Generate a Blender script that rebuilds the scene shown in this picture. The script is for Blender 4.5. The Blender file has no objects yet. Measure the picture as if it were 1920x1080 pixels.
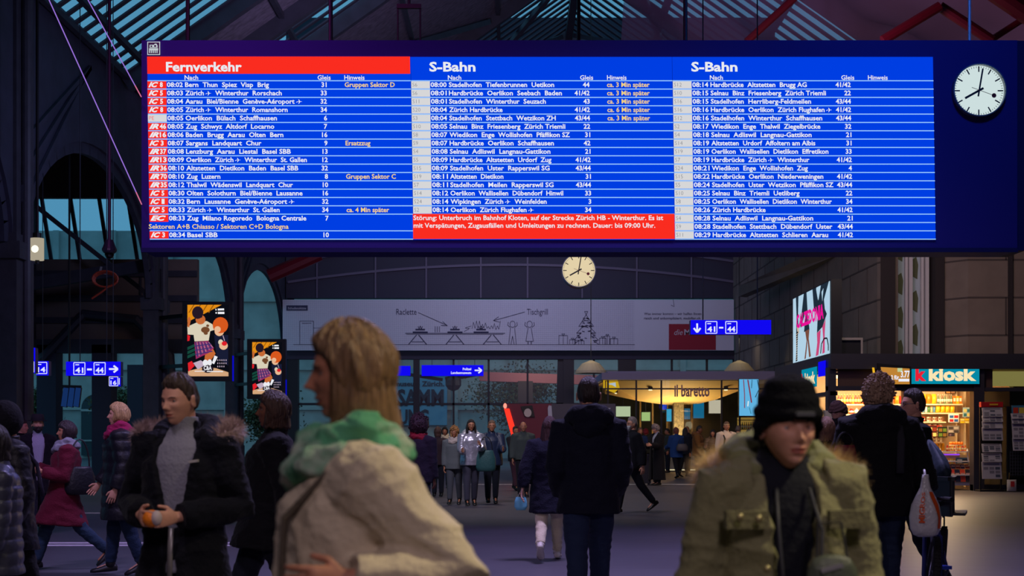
import bpy, math, random
import numpy as np
from mathutils import Vector, Matrix, noise as mnoise
random.seed(7)
S = bpy.context.scene
R = math.radians
# ------------------------------------------------------------------ camera
F, HZ, CH = 2667.0, 822.0, 1.4          # focal length in px, horizon row, camera height
cam = bpy.data.cameras.new('camera'); cam.lens = 50; cam.sensor_width = 36
cam.shift_y = 282 / 1920; cam.clip_end = 400
cam.dof.use_dof = True; cam.dof.focus_distance = 21; cam.dof.aperture_fstop = 4.0
camo = bpy.data.objects.new('camera', cam); S.collection.objects.link(camo)
camo.location = (0, 0, CH); camo.rotation_euler = (R(90), 0, 0); S.camera = camo
# ------------------------------------------------------------------ sky, exposure
S.view_settings.view_transform = 'Standard'; S.view_settings.look = 'None'
S.view_settings.exposure = 0.0; S.view_settings.gamma = 1.0
W = bpy.data.worlds.new('dusk_sky'); S.world = W; W.use_nodes = True
bg = W.node_tree.nodes['Background']; bg.inputs[0].default_value = (0.155, 0.50, 0.78, 1); bg.inputs[1].default_value = 0.62
S.cycles.max_bounces = 6; S.cycles.diffuse_bounces = 3; S.cycles.transparent_max_bounces = 16
S.cycles.sample_clamp_indirect = 4.0
# ------------------------------------------------------------------ unseen hall lights, several of them added fills
def area_lamp(name, loc, target, size, energy, col, spread=180):
    l = bpy.data.lights.new(name, 'AREA'); l.shape = 'DISK'; l.size = size; l.energy = energy; l.color = col; l.spread = R(spread)
    o = bpy.data.objects.new(name, l); S.collection.objects.link(o); o.location = loc
    o.rotation_euler = (Vector(target) - Vector(loc)).to_track_quat('-Z', 'Y').to_euler(); return o
area_lamp('unseen_hall_light', (4.4, 3.4, 6.6), (0.6, 3.6, 1.2), 0.7, 42, (1.0, .85, .58), 70)
area_lamp('unseen_hall_light', (-3.6, 3.2, 8.5), (-2.2, 8.0, 1.0), 1.2, 34, (.92, .74, .95), 90)
area_lamp('unseen_hall_light', (2.0, 15.0, 10.5), (1.0, 13.0, 0), 2.5, 620, (.58, .48, 1.0), 120)  # added violet light, stands in for the board's glow on the floor
area_lamp('unseen_hall_light', (9.0, 33.0, 9.5), (12.5, 44.0, 4.5), 1.5, 120, (1.0, .78, .62), 120)
area_lamp('unseen_hall_light', (0.0, 36.0, 13.0), (0.0, 40.0, 0), 3.0, 320, (1.0, .78, .60), 130)
area_lamp('unseen_hall_light', (0.0, 58.0, 14.0), (0.0, 73.0, 8.0), 3.0, 330, (.66, .60, 1.0), 120)
area_lamp('unseen_hall_light', (4.0, 30.0, 9.0), (7.0, 48.0, 17.0), 3.0, 330, (.85, .55, .80), 130)
area_lamp('unseen_hall_light', (5.5, 14.5, 9.5), (4.6, 19.6, 5.4), 1.2, 80, (.03, .20, 1.0), 110)  # added blue light, gives the board casing its glow on the right
area_lamp('unseen_hall_light', (-5.0, 15.0, 9.0), (-3.4, 19.6, 5.6), 1.0, 70, (.75, .10, .75), 100)  # added purple light, tints the left of the board casing
area_lamp('unseen_hall_light', (1.5, -6.0, 7.0), (0.3, 6.0, 0.9), 1.6, 62, (.95, .74, .92), 90)  # front fill added behind the camera for the nearest people
area_lamp('unseen_hall_light', (-1.5, 21.5, 10.0), (-1.0, 31.0, 0.6), 1.6, 150, (.95, .84, 1.0), 80)  # fill added in front of the silver jacket group
area_lamp('unseen_hall_light', (-2.0, 38.0, 10.0), (-3.0, 54.0, 19.0), 2.0, 300, (.62, .52, 1.0), 120)  # upward violet fill added to lift the roof boards
area_lamp('unseen_hall_light', (-4.5, 30.0, 7.5), (-11.5, 40.0, 8.5), 1.5, 110, (.45, .5, 1.0), 110)  # bluish fill added to bring out the left arcade
area_lamp('unseen_hall_light', (-5.5, 9.0, 8.5), (-6.0, 16.0, 0.8), 1.4, 120, (.58, .46, 1.0), 90)  # violet fill added for the floor on the left

area_lamp('street_lamp', (2.0, 80.0, 8.0), (1.0, 88.0, 4.0), .6, 150, (1.0, .72, .55), 130)
# ------------------------------------------------------------------ helpers
def lin(c):
    return tuple((x / 255 / 12.92 if x / 255 <= .04045 else ((x / 255 + .055) / 1.055) ** 2.4) for x in c)
def at(px, py, d): return Vector(((px - 960) / F * d, d, CH + (HZ - py) / F * d))
MATS = {}
def M(name, rgb, rough=.6, metal=0, bump=0, bs=20, var=0, vs=6, sheen=0, spec=.5, stretch=None, coat=0):
    if name in MATS: return MATS[name]
    m = bpy.data.materials.new(name); m.use_nodes = True; nt = m.node_tree; b = nt.nodes['Principled BSDF']
    c = lin(rgb); b.inputs['Base Color'].default_value = (*c, 1); b.inputs['Roughness'].default_value = rough
    b.inputs['Metallic'].default_value = metal; b.inputs['Specular IOR Level'].default_value = spec
    if sheen: b.inputs['Sheen Weight'].default_value = sheen
    if coat: b.inputs['Coat Weight'].default_value = coat
    vec = None
    if bump or var:
        tc = nt.nodes.new('ShaderNodeTexCoord'); mp = nt.nodes.new('ShaderNodeMapping')
        nt.links.new(tc.outputs['Object'], mp.inputs[0])
        if stretch: mp.inputs['Scale'].default_value = stretch
        vec = mp.outputs[0]
    if var:
        n = nt.nodes.new('ShaderNodeTexNoise'); n.inputs['Scale'].default_value = vs; n.inputs['Detail'].default_value = 5
        r = nt.nodes.new('ShaderNodeValToRGB'); nt.links.new(vec, n.inputs['Vector']); nt.links.new(n.outputs[0], r.inputs[0])
        r.color_ramp.elements[0].position = .3; r.color_ramp.elements[1].position = .7
        r.color_ramp.elements[0].color = (*[x * (1 - var) for x in c], 1); r.color_ramp.elements[1].color = (*[min(1, x * (1 + var)) for x in c], 1)
        nt.links.new(r.outputs[0], b.inputs['Base Color'])
    if bump:
        n = nt.nodes.new('ShaderNodeTexNoise'); n.inputs['Scale'].default_value = bs; n.inputs['Detail'].default_value = 4
        bp = nt.nodes.new('ShaderNodeBump'); bp.inputs['Strength'].default_value = bump; bp.inputs['Distance'].default_value = .02
        nt.links.new(vec, n.inputs['Vector']); nt.links.new(n.outputs[0], bp.inputs['Height']); nt.links.new(bp.outputs[0], b.inputs['Normal'])
    MATS[name] = m; return m
def E(name, rgb, st=1.0, sample=False):
    if name in MATS: return MATS[name]
    m = bpy.data.materials.new(name); m.use_nodes = True; nt = m.node_tree; nt.nodes.remove(nt.nodes['Principled BSDF'])
    e = nt.nodes.new('ShaderNodeEmission'); e.inputs[0].default_value = (*lin(rgb), 1); e.inputs[1].default_value = st
    nt.links.new(e.outputs[0], nt.nodes['Material Output'].inputs[0])
    m.cycles.emission_sampling = 'AUTO' if sample else 'NONE'
    MATS[name] = m; return m
def GLASS(name, tint, refl=.06, rough=.02, body=None, bodymix=0):
    if name in MATS: return MATS[name]
    m = bpy.data.materials.new(name); m.use_nodes = True; nt = m.node_tree; nt.nodes.remove(nt.nodes['Principled BSDF'])
    t = nt.nodes.new('ShaderNodeBsdfTransparent'); t.inputs[0].default_value = (*tint, 1)
    g = nt.nodes.new('ShaderNodeBsdfGlossy'); g.inputs['Roughness'].default_value = rough; g.inputs[0].default_value = (1, 1, 1, 1)
    x = nt.nodes.new('ShaderNodeMixShader'); x.inputs[0].default_value = refl
    nt.links.new(t.outputs[0], x.inputs[1]); nt.links.new(g.outputs[0], x.inputs[2]); out = x
    if body:
        d = nt.nodes.new('ShaderNodeBsdfDiffuse'); d.inputs[0].default_value = (*lin(body), 1)
        y = nt.nodes.new('ShaderNodeMixShader'); y.inputs[0].default_value = bodymix
        nt.links.new(x.outputs[0], y.inputs[1]); nt.links.new(d.outputs[0], y.inputs[2]); out = y
    nt.links.new(out.outputs[0], nt.nodes['Material Output'].inputs[0]); MATS[name] = m; return m

def tag(o, label=None, cat=None, group=None, kind=None):
    if label: o['label'] = label
    if cat: o['category'] = cat
    if group: o['group'] = group
    if kind: o['kind'] = kind
    return o
def thing(name, label, cat, loc, group=None, rz=0):
    o = bpy.data.objects.new(name, None); S.collection.objects.link(o); o.empty_display_size = .2
    o.location = loc; o.rotation_euler = (0, 0, rz); return tag(o, label, cat, group)
def root_of(o):
    while o.parent: o = o.parent
    return o
class MB:
    def __init__(s): s.v = []; s.f = []; s.m = []
    def add(s, vs, fs, mi=0):
        b = len(s.v); s.v += [tuple(p) for p in vs]; s.f += [tuple(i + b for i in f) for f in fs]; s.m += [mi] * len(fs)
    def box(s, x0, x1, y0, y1, z0, z1, mi=0):
        s.add([(x0, y0, z0), (x1, y0, z0), (x1, y1, z0), (x0, y1, z0), (x0, y0, z1), (x1, y0, z1), (x1, y1, z1), (x0, y1, z1)],
              [(0, 3, 2, 1), (4, 5, 6, 7), (0, 1, 5, 4), (1, 2, 6, 5), (2, 3, 7, 6), (3, 0, 4, 7)], mi); return s
    def beam(s, p, q, w, h, up=(0, 0, 1), mi=0):
        p, q = Vector(p), Vector(q); t = (q - p).normalized(); up = Vector(up)
        a = t.cross(up)
        if a.length < 1e-4: a = t.cross(Vector((1, 0, 0)))
        a.normalize(); b = a.cross(t); a = a * w / 2; b = b * h / 2
        s.add([p - a - b, p + a - b, p + a + b, p - a + b, q - a - b, q + a - b, q + a + b, q - a + b],
              [(0, 1, 2, 3), (7, 6, 5, 4), (0, 4, 5, 1), (1, 5, 6, 2), (2, 6, 7, 3), (3, 7, 4, 0)], mi); return s
    def loft(s, rings, cap=True, closed=False, mi=0):
        n = len(rings[0]); fs = []; m = len(rings)
        for i in range(m if closed else m - 1):
            for j in range(n):
                a, b = i * n, ((i + 1) % m) * n; fs.append((a + j, a + (j + 1) % n, b + (j + 1) % n, b + j))
        if cap and not closed: fs += [tuple(reversed(range(n))), tuple((m - 1) * n + j for j in range(n))]
        s.add([p for r in rings for p in r], fs, mi); return s
    def tube(s, pts, r, n=8, closed=False, cap=True, mi=0, flat=1.0, round_=False):
        pts = [Vector(p) for p in pts]; m = len(pts)
        rs = list(r) if hasattr(r, '__len__') else [r] * m
        if round_ and not closed:
            d0 = (pts[0] - pts[1]).normalized(); d1 = (pts[-1] - pts[-2]).normalized(); r0, r1 = rs[0], rs[-1]
            pre = [(pts[0] + d0 * r0 * math.sin(a), r0 * math.cos(a)) for a in (1.35, .9, .45)]
            post = [(pts[-1] + d1 * r1 * math.sin(a), r1 * math.cos(a)) for a in (.45, .9, 1.35)]
            pts = [p for p, _ in pre] + pts + [p for p, _ in post]; rs = [q for _, q in pre] + rs + [q for _, q in post]; m = len(pts)
        rings = []; a = None
        for i in range(m):
            t = (pts[(i + 1) % m] - pts[i - 1]) if closed else (pts[min(i + 1, m - 1)] - pts[max(i - 1, 0)])
            t.normalize()
            if a is None:
                a = t.cross(Vector((0, 0, 1)))
                if a.length < .05: a = t.cross(Vector((0, 1, 0)))
            a = (a - t * a.dot(t)).normalized(); b = t.cross(a)
            rings.append([pts[i] + a * rs[i] * math.cos(2 * math.pi * j / n) + b * rs[i] * flat * math.sin(2 * math.pi * j / n) for j in range(n)])
        s.loft(rings, cap, closed, mi); return s
    def ell(s, c, rx, ry, rz, n=12, m=8, mi=0):
        rings = [[(c[0] + rx * math.cos(t) * math.cos(a), c[1] + ry * math.cos(t) * math.sin(a), c[2] + rz * math.sin(t))
                  for a in [2 * math.pi * j / n for j in range(n)]] for t in [-1.5 + 3.0 * i / (m - 1) for i in range(m)]]
        s.loft(rings, mi=mi); return s
    def poly(s, pts, mi=0): s.add(pts, [tuple(range(len(pts)))], mi); return s
    def prism(s, pts, dv, mi=0):
        n = len(pts); dv = Vector(dv); a = [Vector(p) for p in pts]
        s.add(a + [p + dv for p in a], [tuple(range(n)), tuple(reversed(range(n, 2 * n)))] + [(i, i + n, (i + 1) % n + n, (i + 1) % n) for i in range(n)], mi); return s
    def cyl(s, p, q, r, n=16, mi=0, r2=None): return s.tube([p, q], [r, r if r2 is None else r2], n, mi=mi)
    def disc(s, c, r, f, n=32, mi=0):
        s.poly([f(c[0] + r * math.cos(2 * math.pi * i / n), c[1] + r * math.sin(2 * math.pi * i / n)) for i in range(n)], mi); return s
    def build(s, name, mats, parent=None, smooth=False):
        me = bpy.data.meshes.new(name); v = np.array(s.v, float).reshape(-1, 3)
        if parent is not None: org = Vector(root_of(parent).location)
        else: org = Vector(((v[:, 0].min() + v[:, 0].max()) / 2, (v[:, 1].min() + v[:, 1].max()) / 2, v[:, 2].min()))
        me.from_pydata((v - np.array(org)).tolist(), [], s.f)
        for m in (mats if isinstance(mats, (list, tuple)) else [mats]): me.materials.append(m)
        if any(s.m): me.polygons.foreach_set('material_index', s.m)
        if smooth: me.polygons.foreach_set('use_smooth', [True] * len(s.f))
        me.update(); o = bpy.data.objects.new(name, me); S.collection.objects.link(o)
        if parent is not None: o.parent = parent
        else: o.location = org
        return o
# text -----------------------------------------------------------------
_tc = {}
def glyphs(t, bold=.0, shear=0):
    k = (t, bold, shear)
    if k not in _tc:
        cu = bpy.data.curves.new('lettering', 'FONT'); cu.body = t; cu.offset = bold; cu.resolution_u = 2; cu.shear = shear
        o = bpy.data.objects.new('lettering', cu); me = bpy.data.meshes.new_from_object(o)
        vs = [(p.co.x, p.co.y) for p in me.vertices]; fs = [tuple(p.vertices) for p in me.polygons]
        bpy.data.objects.remove(o); bpy.data.meshes.remove(me); bpy.data.curves.remove(cu)
        xs = [p[0] for p in vs] or [0]
        _tc[k] = (vs, fs, min(xs), max(xs))
    return _tc[k]
def plane_glyph():
    return [(0, .30), (.12, .30), (.16, .33), (.38, .33), (.28, .62), (.36, .62), (.55, .33), (.72, .33), (.80, .30), (.72, .27), (.55, .27), (.36, -.02), (.28, -.02), (.38, .27), (.16, .27), (.05, .14), (0, .14), (.04, .30)]
def text(mb, t, f, x0, y0, size, x1=None, bold=.012, shear=0, align='l', mi=0, up=-1):
    """lay a line of text on the plane f(x, y); y grows downwards when up = -1; x1 fits the width"""
    if '✈' in t:
        a, b = t.split('✈'); ga = glyphs(a.rstrip(), bold); gb = glyphs(b.strip(), bold) if b.strip() else None
        w = ga[3] + .25 + .8 + ((.55 + gb[3]) if gb else 0); sx = (x1 - x0) / w if x1 else size
        text(mb, a.rstrip(), f, x0, y0, size, x0 + ga[3] * sx, bold, 0, 'l', mi, up)
        px = x0 + (ga[3] + .25) * sx
        mb.poly([f(px + u * sx, y0 + up * v * size) for u, v in plane_glyph()], mi)
        if gb: text(mb, b.strip(), f, px + 1.35 * sx, y0, size, x1, bold, 0, 'l', mi, up)
        return
    vs, fs, a, b = glyphs(t, bold, shear)
    if not vs: return
    sx = (x1 - x0) / (b - a) if x1 is not None else size
    if x1 is None:
        if align == 'r': x0 = x0 - (b - a) * sx
        if align == 'c': x0 = x0 - (b - a) * sx / 2
    mb.add([f(x0 + (p[0] - a) * sx, y0 + up * p[1] * size) for p in vs], fs, mi)
def rect(mb, f, x0, y0, x1, y1, mi=0): mb.poly([f(x0, y0), f(x1, y0), f(x1, y1), f(x0, y1)], mi)
def line(mb, f, pts, w, mi=0):
    for (xa, ya), (xb, yb) in zip(pts[:-1], pts[1:]):
        L = math.hypot(xb - xa, yb - ya) or 1; nx, ny = -(yb - ya) / L * w / 2, (xb - xa) / L * w / 2
        mb.poly([f(xa + nx, ya + ny), f(xb + nx, yb + ny), f(xb - nx, yb - ny), f(xa - nx, ya - ny)], mi)
def oval(mb, f, cx, cy, rx, ry, mi=0, n=20): mb.poly([f(cx + rx * math.cos(2 * math.pi * i / n), cy + ry * math.sin(2 * math.pi * i / n)) for i in range(n)], mi)
def front(d, off=0):                      # plane facing the camera at distance d, addressed in photo pixels
    def f(px, py):
        p = at(px, py, d); p.y -= off; return p
    return f
def struct(mb, name, mats, smooth=False): return tag(mb.build(name, mats, None, smooth), kind='structure')
# ================================================================== STRUCTURE
m_floor = M('polished asphalt floor', (72, 68, 76), rough=.48, bump=.25, bs=3, var=.18, vs=.5, spec=.85)
m_iron = M('dark painted iron', (46, 46, 58), rough=.55, bump=.15, bs=8, var=.2, vs=2)
m_black = M('black metal', (16, 17, 22), rough=.5)
m_plank = M('stained wooden boards', (96, 88, 102), rough=.8, bump=.4, bs=4, var=.35, vs=2.2, stretch=(.3, 3, 3))
m_stone = M('brown limestone ashlar', (120, 108, 100), rough=.85, bump=.3, bs=12, var=.14, vs=1.2)
m_joint = M('stone joint', (76, 68, 66), rough=.9)
m_glass = GLASS('roof glazing', (.82, .92, .97), .05)
m_pane = GLASS('clear shop glass', (.93, .96, .97), .07)
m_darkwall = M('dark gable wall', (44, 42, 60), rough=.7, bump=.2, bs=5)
struct(MB().box(-60, 60, -25, 130, -.3, 0), 'floor', m_floor)
m_white = M('white floor paint', (205, 205, 210), rough=.6, var=.15, vs=8)
for y0, x0, x1 in ((18.5, -16, -2.55), (18.92, -16, -2.55), (26.5, -18, -3.5), (43.1, -1.5, 16)):
    struct(MB().box(x0, x1, y0, y0 + (.22 if y0 < 20 else .3), 0.0, .004), 'trim_floor', m_white)
# roof: two slopes, planks and glazing bays between the ribs
XE, XR, ZE, ZR, XQ, ZQ = -11.5, 2.9, 12.1, 22.2, 18.0, 11.6
def rl(x, d, off=0): return Vector((x, d, ZE + (x - XE) * (ZR - ZE) / (XR - XE) + off))
def rr(x, d, off=0): return Vector((x, d, ZR + (x - XR) * (ZQ - ZR) / (XQ - XR) + off))
def sheet(mb, f, xa, xb, d0, d1, off, t=.12):
    mb.prism([f(xa, d0, off), f(xb, d0, off), f(xb, d1, off), f(xa, d1, off)], (0, 0, t))
pl = MB()
for d0, d1 in ((-20.3, 32.5), (42.5, 45.8), (49.5, 61.8)): sheet(pl, rl, XE, XR, d0, d1, .15)
for d0, d1 in ((-20.3, 50), ): sheet(pl, rr, XR, XQ, d0, d1, .15)
struct(pl, 'ceiling', m_plank)
gl = MB()
for d0, d1 in ((32.5, 42.5), (45.8, 49.5), (61.8, 73)):
    gl.poly([rl(XE, d0, .2), rl(XR, d0, .2), rl(XR, d1, .2), rl(XE, d1, .2)])
gl.poly([rr(XR, 50, .2), rr(XQ, 50, .2), rr(XQ, 73, .2), rr(XR, 73, .2)])
sk = struct(gl, 'window_roof', m_glass)
bars = MB()
def barrow(f, xa, xb, d0, d1, step=.72, w=.22):
    d = d0 + step / 2
    while d < d1: bars.beam(f(xa, d, .1), f(xb, d, .1), w, .05); d += step
barrow(rl, XE, XR, 32.5, 42.5); barrow(rl, XE, XR, 45.8, 49.5); barrow(rl, XE, XR, 61.8, 73, .9, .36); barrow(rr, XR, XQ, 50, 73, .9, .3)
struct(bars, 'trim_glazing_bars', m_iron)
tr = MB()
for d in (20.5, 32.6, 42.4, 45.9, 49.6, 61.6, 72.8):      # ribs
    tr.beam(rl(XE, d, -.15), rl(XR, d, -.15), .3, .5); tr.beam(rr(XR, d, -.15), rr(XQ, d, -.15), .3, .5)
for x in (-11.45, -10.9, -7.4, -4.0, -.6):               # purlins
    tr.beam(rl(x, -6, .0), rl(x, 73, .0), .16, .16)
for x in (6.5, 10, 13.5): tr.beam(rr(x, -6, -.05), rr(x, 73, -.05), .24, .34)
tr.beam(rl(XR, -6, -.2), rl(XR, 73, -.2), .35, .5)
for d0, d1, xa, xb in ((33, 42, -11, -2), (62, 72, -6, 2.5), (72, 62, -3, 2.5), (50, 61, -9, -1)): tr.beam(rl(xa, d0, -.2), rl(xb, d1, -.2), .22, .22)
for d0, d1, xa, xb in ((52, 72, 3.2, 9), (72, 56, 3.2, 12)): tr.beam(rr(xa, d0, -.2), rr(xb, d1, -.2), .22, .22)
struct(tr, 'trim_roof_truss', m_iron)
# left arcade: pillars with round arches and spandrels above
XA = -11.5
pill = [20.5, 33.7, 47.0, 60.3, 74.3]
for i, d in enumerate(pill):
    p = MB(); p.box(XA - .55, XA - .05, d - .55, d + .55, 0, 6.2); p.box(XA - .62, XA + .05, d - .62, d + .62, 0, 1.1); p.box(XA - .62, XA + .05, d - .62, d + .62, 5.6, 6.0)
    p.cyl((XA, d, 0), (XA, d, 12), .13, 12); p.cyl((XA, d + .32, 0), (XA, d + .32, 12), .06, 8); p.box(XA - .45, XA - .1, d - .4, d + .4, 6.2, 12.2)
    struct(p, 'pillar', M('riveted pillar iron', (58, 56, 66), rough=.6, bump=.3, bs=10, var=.2, vs=3))
ar = MB()
for d0, d1 in zip(pill[:-1], pill[1:]):
    c, hw = (d0 + d1) / 2, (d1 - d0) / 2 - .5; N = 24
    pin = [(c - hw * math.cos(math.pi * i / N), 6.0 + 3.6 * math.sin(math.pi * i / N)) for i in range(N + 1)]
    for (ya, za), (yb, zb) in zip(pin[:-1], pin[1:]):
        ar.prism([(XA - .5, ya, za), (XA - .5, yb, zb), (XA - .5, yb, 12.3), (XA - .5, ya, 12.3)], (.35, 0, 0))
    for off, w in ((.05, .7), (.5, .5)):
        pts = [(XA - .32, c - (hw + off) * math.cos(math.pi * i / N), 6.0 + (3.6 + off) * math.sin(math.pi * i / N)) for i in range(N + 1)]
        for a, b in zip(pts[:-1], pts[1:]): ar.beam(a, b, w, .16, (1, 0, 0))
    for t in (1.3, 2.0, 2.7):           # brace rods in the spandrel
        ar.beam((XA - .1, c - hw, 6 + t), (XA - .1, c - hw * .2, 11.6), .08, .12)
struct(ar, 'wall_left_arcade', M('arcade plate iron', (54, 52, 70), rough=.6, bump=.2, bs=6, var=.2, vs=2))
XC, YC = -17.4, 52.0                     # the side aisle: outer wall, and a glazed cross wall facing the hall front
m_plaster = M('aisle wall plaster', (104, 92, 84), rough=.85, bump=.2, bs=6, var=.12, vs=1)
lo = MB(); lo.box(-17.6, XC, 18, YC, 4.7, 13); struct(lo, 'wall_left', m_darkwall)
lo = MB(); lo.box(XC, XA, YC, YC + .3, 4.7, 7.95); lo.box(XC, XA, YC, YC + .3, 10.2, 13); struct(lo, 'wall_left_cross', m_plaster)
struct(MB().poly([(XC, YC + .1, 7.95), (XA, YC + .1, 7.95), (XA, YC + .1, 10.2), (XC, YC + .1, 10.2)]), 'window_aisle', m_glass)
b2 = MB()
for x in (-17.2, -16.15, -15.1, -14.05, -13.0): b2.beam((x + .35, YC, 7.95), (x, YC, 10.2), .12, .12, (0, 1, 0))
for z in (7.3, 6.4, 5.6): b2.box(XC, XA, YC - .15, YC, z, z + .22)
for x in (-16.2, -14.9, -13.6): b2.box(x, x + .06, YC - .06, YC, 6.6, 7.9)
b2.box(XC, XA, YC - .4, YC, 4.5, 5.0)
for d in pill[:3]: b2.beam((-17.2, d, 6.3), (XA, d, 7.2), .25, .4); b2.beam((-17.2, d, 10.5), (XA, d, 12), .25, .4)
b2.beam((-16.4, 49, 9.4), (-12.4, 49.4, 6.2), .16, .16); b2.tube([(XC + .3, YC - .5, 4.2), (-15.5, YC - .5, 5.9), (-13.6, YC - .5, 5.7), (-12.4, YC - .5, 4.4), (-12.1, YC - .5, 0)], .18, 8)
struct(b2, 'trim_aisle', m_iron)
for x, y in ((-17.2, 30), (-16.9, YC), (-14.9, YC), (-17.4, 66)): struct(MB().box(x - .35, x + .35, y - .4, y + .4, 0, 4.8), 'pillar', m_darkwall)
al = MB(); al.prism([(XC, -20.3, 12.9), (XC, YC, 12.9), (XA, YC, 12.2), (XA, -20.3, 12.2)], (0, 0, .2)); struct(al, 'ceiling_aisle', m_plank)
# gable end wall with banner strip, glazing below
YE = 73.0
ew = MB(); ew.box(-11.6, 13.5, YE, YE + .5, 8.6, 23); ew.box(-11.6, 13.5, YE - .3, YE + .3, 5.45, 5.95); struct(ew, 'wall_back', m_darkwall)
em = MB()
for x in (-10, -7, -4.4, -1.6, .8, 3.6, 6.4, 9.2): em.beam((x, YE - .06, 8.6), (x, YE - .06, 16), .07, .08)
for i in range(24):
    xa, xb = -11.5 + i, -10.5 + i
    for zb in (10.6, 9.55):
        g = lambda x: zb + 1.05 * (1 - (x / 12.5) ** 2) - .3
        em.beam((xa, YE - .06, g(xa)), (xb, YE - .06, g(xb)), .09, .12)
struct(em, 'trim_gable', M('gable mullion', (92, 84, 104), rough=.6))
bd = MB()
for x, w in ((-11.2, .5), (-4.9, .3), (2.9, .55), (5.9, .9), (11.9, 1.1)): bd.box(x - w / 2, x + w / 2, YE - .25, YE + .25, 0, 5.5)
bd.prism([(2.2, YE - .1, 1), (2.6, YE - .1, 1), (2.85, YE - .1, 5.5), (2.35, YE - .1, 5.5)], (0, .3, 0))
for x in (-8.4, -6.6, -3.0, -1.2, .8, 4.2, 8.2, 10.0): bd.box(x - .05, x + .05, YE - .1, YE + .1, 0, 5.5)
bd.box(-11.2, 12, YE - .1, YE + .1, 3.1, 3.22)
struct(bd, 'trim_back_glazing', m_black)
struct(MB().poly([(-11.2, YE, 0), (12, YE, 0), (12, YE, 5.5), (-11.2, YE, 5.5)]), 'window_back', GLASS('end wall glazing', (.93, .96, .97), .03, .35))
# right side: stone wall running back, and the stone front with the tall window
def ashlar(name, pts, course=1.15, width=2.3, top=11):
    """a wall of ashlar from a list of plan points, z 0..15, with recessed dark joints"""
    mb = MB(); jt = MB()
    for (xa, ya), (xb, yb) in zip(pts[:-1], pts[1:]):
        t = Vector((xb - xa, yb - ya, 0)); L = t.length; t.normalize(); n = Vector((t.y, -t.x, 0))
        mb.prism([(xa, ya, 0), (xb, yb, 0), (xb, yb, top), (xa, ya, top)], -n * .6)
        z = 1.1; k = 0
        while z < top - .1:
            jt.beam(Vector((xa, ya, z)) + n * .004, Vector((xb, yb, z)) + n * .004, .02, .05); s = width * (.5 if k % 2 else 1)
            while s < L - .3: jt.beam(Vector((xa, ya, z)) + t * s + n * .004, Vector((xa, ya, min(top, z + course))) + t * s + n * .004, .05, .02, n); s += width
            z += course; k += 1
    struct(mb, name, m_stone); return struct(jt, 'trim_stone_joints', m_joint)
ashlar('wall_right', [(11.35, 73), (11.35, 44.2), (11.4, 44.0)])
ashlar('wall_right_front', [(13.35, 45.0), (13.4, 44.1), (13.92, 43.4), (18.0, 43.4)], 1.15, 2.3, 9.6)
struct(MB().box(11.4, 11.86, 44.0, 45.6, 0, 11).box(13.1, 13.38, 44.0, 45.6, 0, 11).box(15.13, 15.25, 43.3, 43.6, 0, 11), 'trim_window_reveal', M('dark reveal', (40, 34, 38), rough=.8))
struct(MB().prism([at(1385, 556, 62), at(1560, 482, 50), at(1700, 440, 46), at(1700, 425, 46), at(1540, 468, 50), at(1385, 536, 62)], (.4, .4, 0)), 'trim_cornice', m_stone)
wf = MB(); wp = MB(); wt = MB(); YW = 44.6
for x in (12.0, 12.34, 12.84, 13.2): wf.box(x - .04, x + .04, YW - .12, YW + .02, 3.6, 9.5)
for x in (12.46, 12.97): wf.box(x - .055, x + .05, YW - .2, YW, 3.6, 9.5)
wf.box(11.95, 13.2, YW - .1, YW, 3.6, 3.75)
wp.box(11.95, 13.2, YW + .06, YW + .1, 3.6, 9.5)
for c in range(3):
    for r in range(6):
        x0 = 12.08 + c * .47; z0 = 3.8 + r * 1.05 + (.5 if c % 2 else 0)
        wt.prism([(x0, YW + .04, z0 + .1), (x0 + .17, YW + .04, z0), (x0 + .2, YW + .04, z0 + .45), (x0 + .14, YW + .04, z0 + .7), (x0 + .03, YW + .04, z0 + .62)], (0, .02, 0))
wn = struct(wf, 'window_1', M('white window frame', (200, 200, 205), rough=.5))
a = wp.build('window_pane', M('frosted pane', (176, 196, 206), rough=.3), wn); a2 = wt.build('painted_leaf_pattern', M('olive leaf paint', (84, 92, 62), rough=.6), wn)
# netting slung under the right roof, red beams
ng = MB(); NX, NY = 40, 44; rows = []
for j in range(NY + 1):
    row = []
    for i in range(NX + 1):
        x = 4.6 + 13.2 * i / NX; d = 36 + 30 * j / NY; base = rr(min(x, XQ), d, -1.5).z - max(0, x - XQ) * .3
        sag = .55 * abs(math.sin(d * .42)) + .35 * math.sin(x * 1.1 + d * .2) + .25 * mnoise.noise(Vector((x * .6, d * .35, 3)))
        row.append((x + .9 * (d - 58) / 18 * (x < 7), d, base - sag))
    rows.append(row)
ng.add([p for r in rows for p in r], [(j * (NX + 1) + i, j * (NX + 1) + i + 1, (j + 1) * (NX + 1) + i + 1, (j + 1) * (NX + 1) + i) for j in range(NY) for i in range(NX)])
net = GLASS('white netting', (.9, .88, .95), .0, .5, (170, 132, 168), .55)
tag(ng.build('safety_net', net, None, True), 'large pale safety net slung below the roof above the departure board', 'net')
m_red = M('red lacquered steel', (112, 14, 34), rough=.45)
rb = MB()
for a, b, r in (((1655, 76, 33), (1762, 12, 33), .12), ((1762, 12, 33.3), (1860, 76, 33.3), .12), ((1400, 78, 44), (1490, -4, 44), .12), ((1860, -20, 33), (1960, 48, 33), .24), ((1850, 80, 33.6), (1940, 22, 33.6), .08), ((505, 518, 60), (600, 476, 60), .3)):
    struct(MB().cyl(at(*a), at(*b), r, 10), 'beam', m_red)
def roofz(x): return (rl(x, 0).z if x < XR else rr(x, 0).z) + .12
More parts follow.
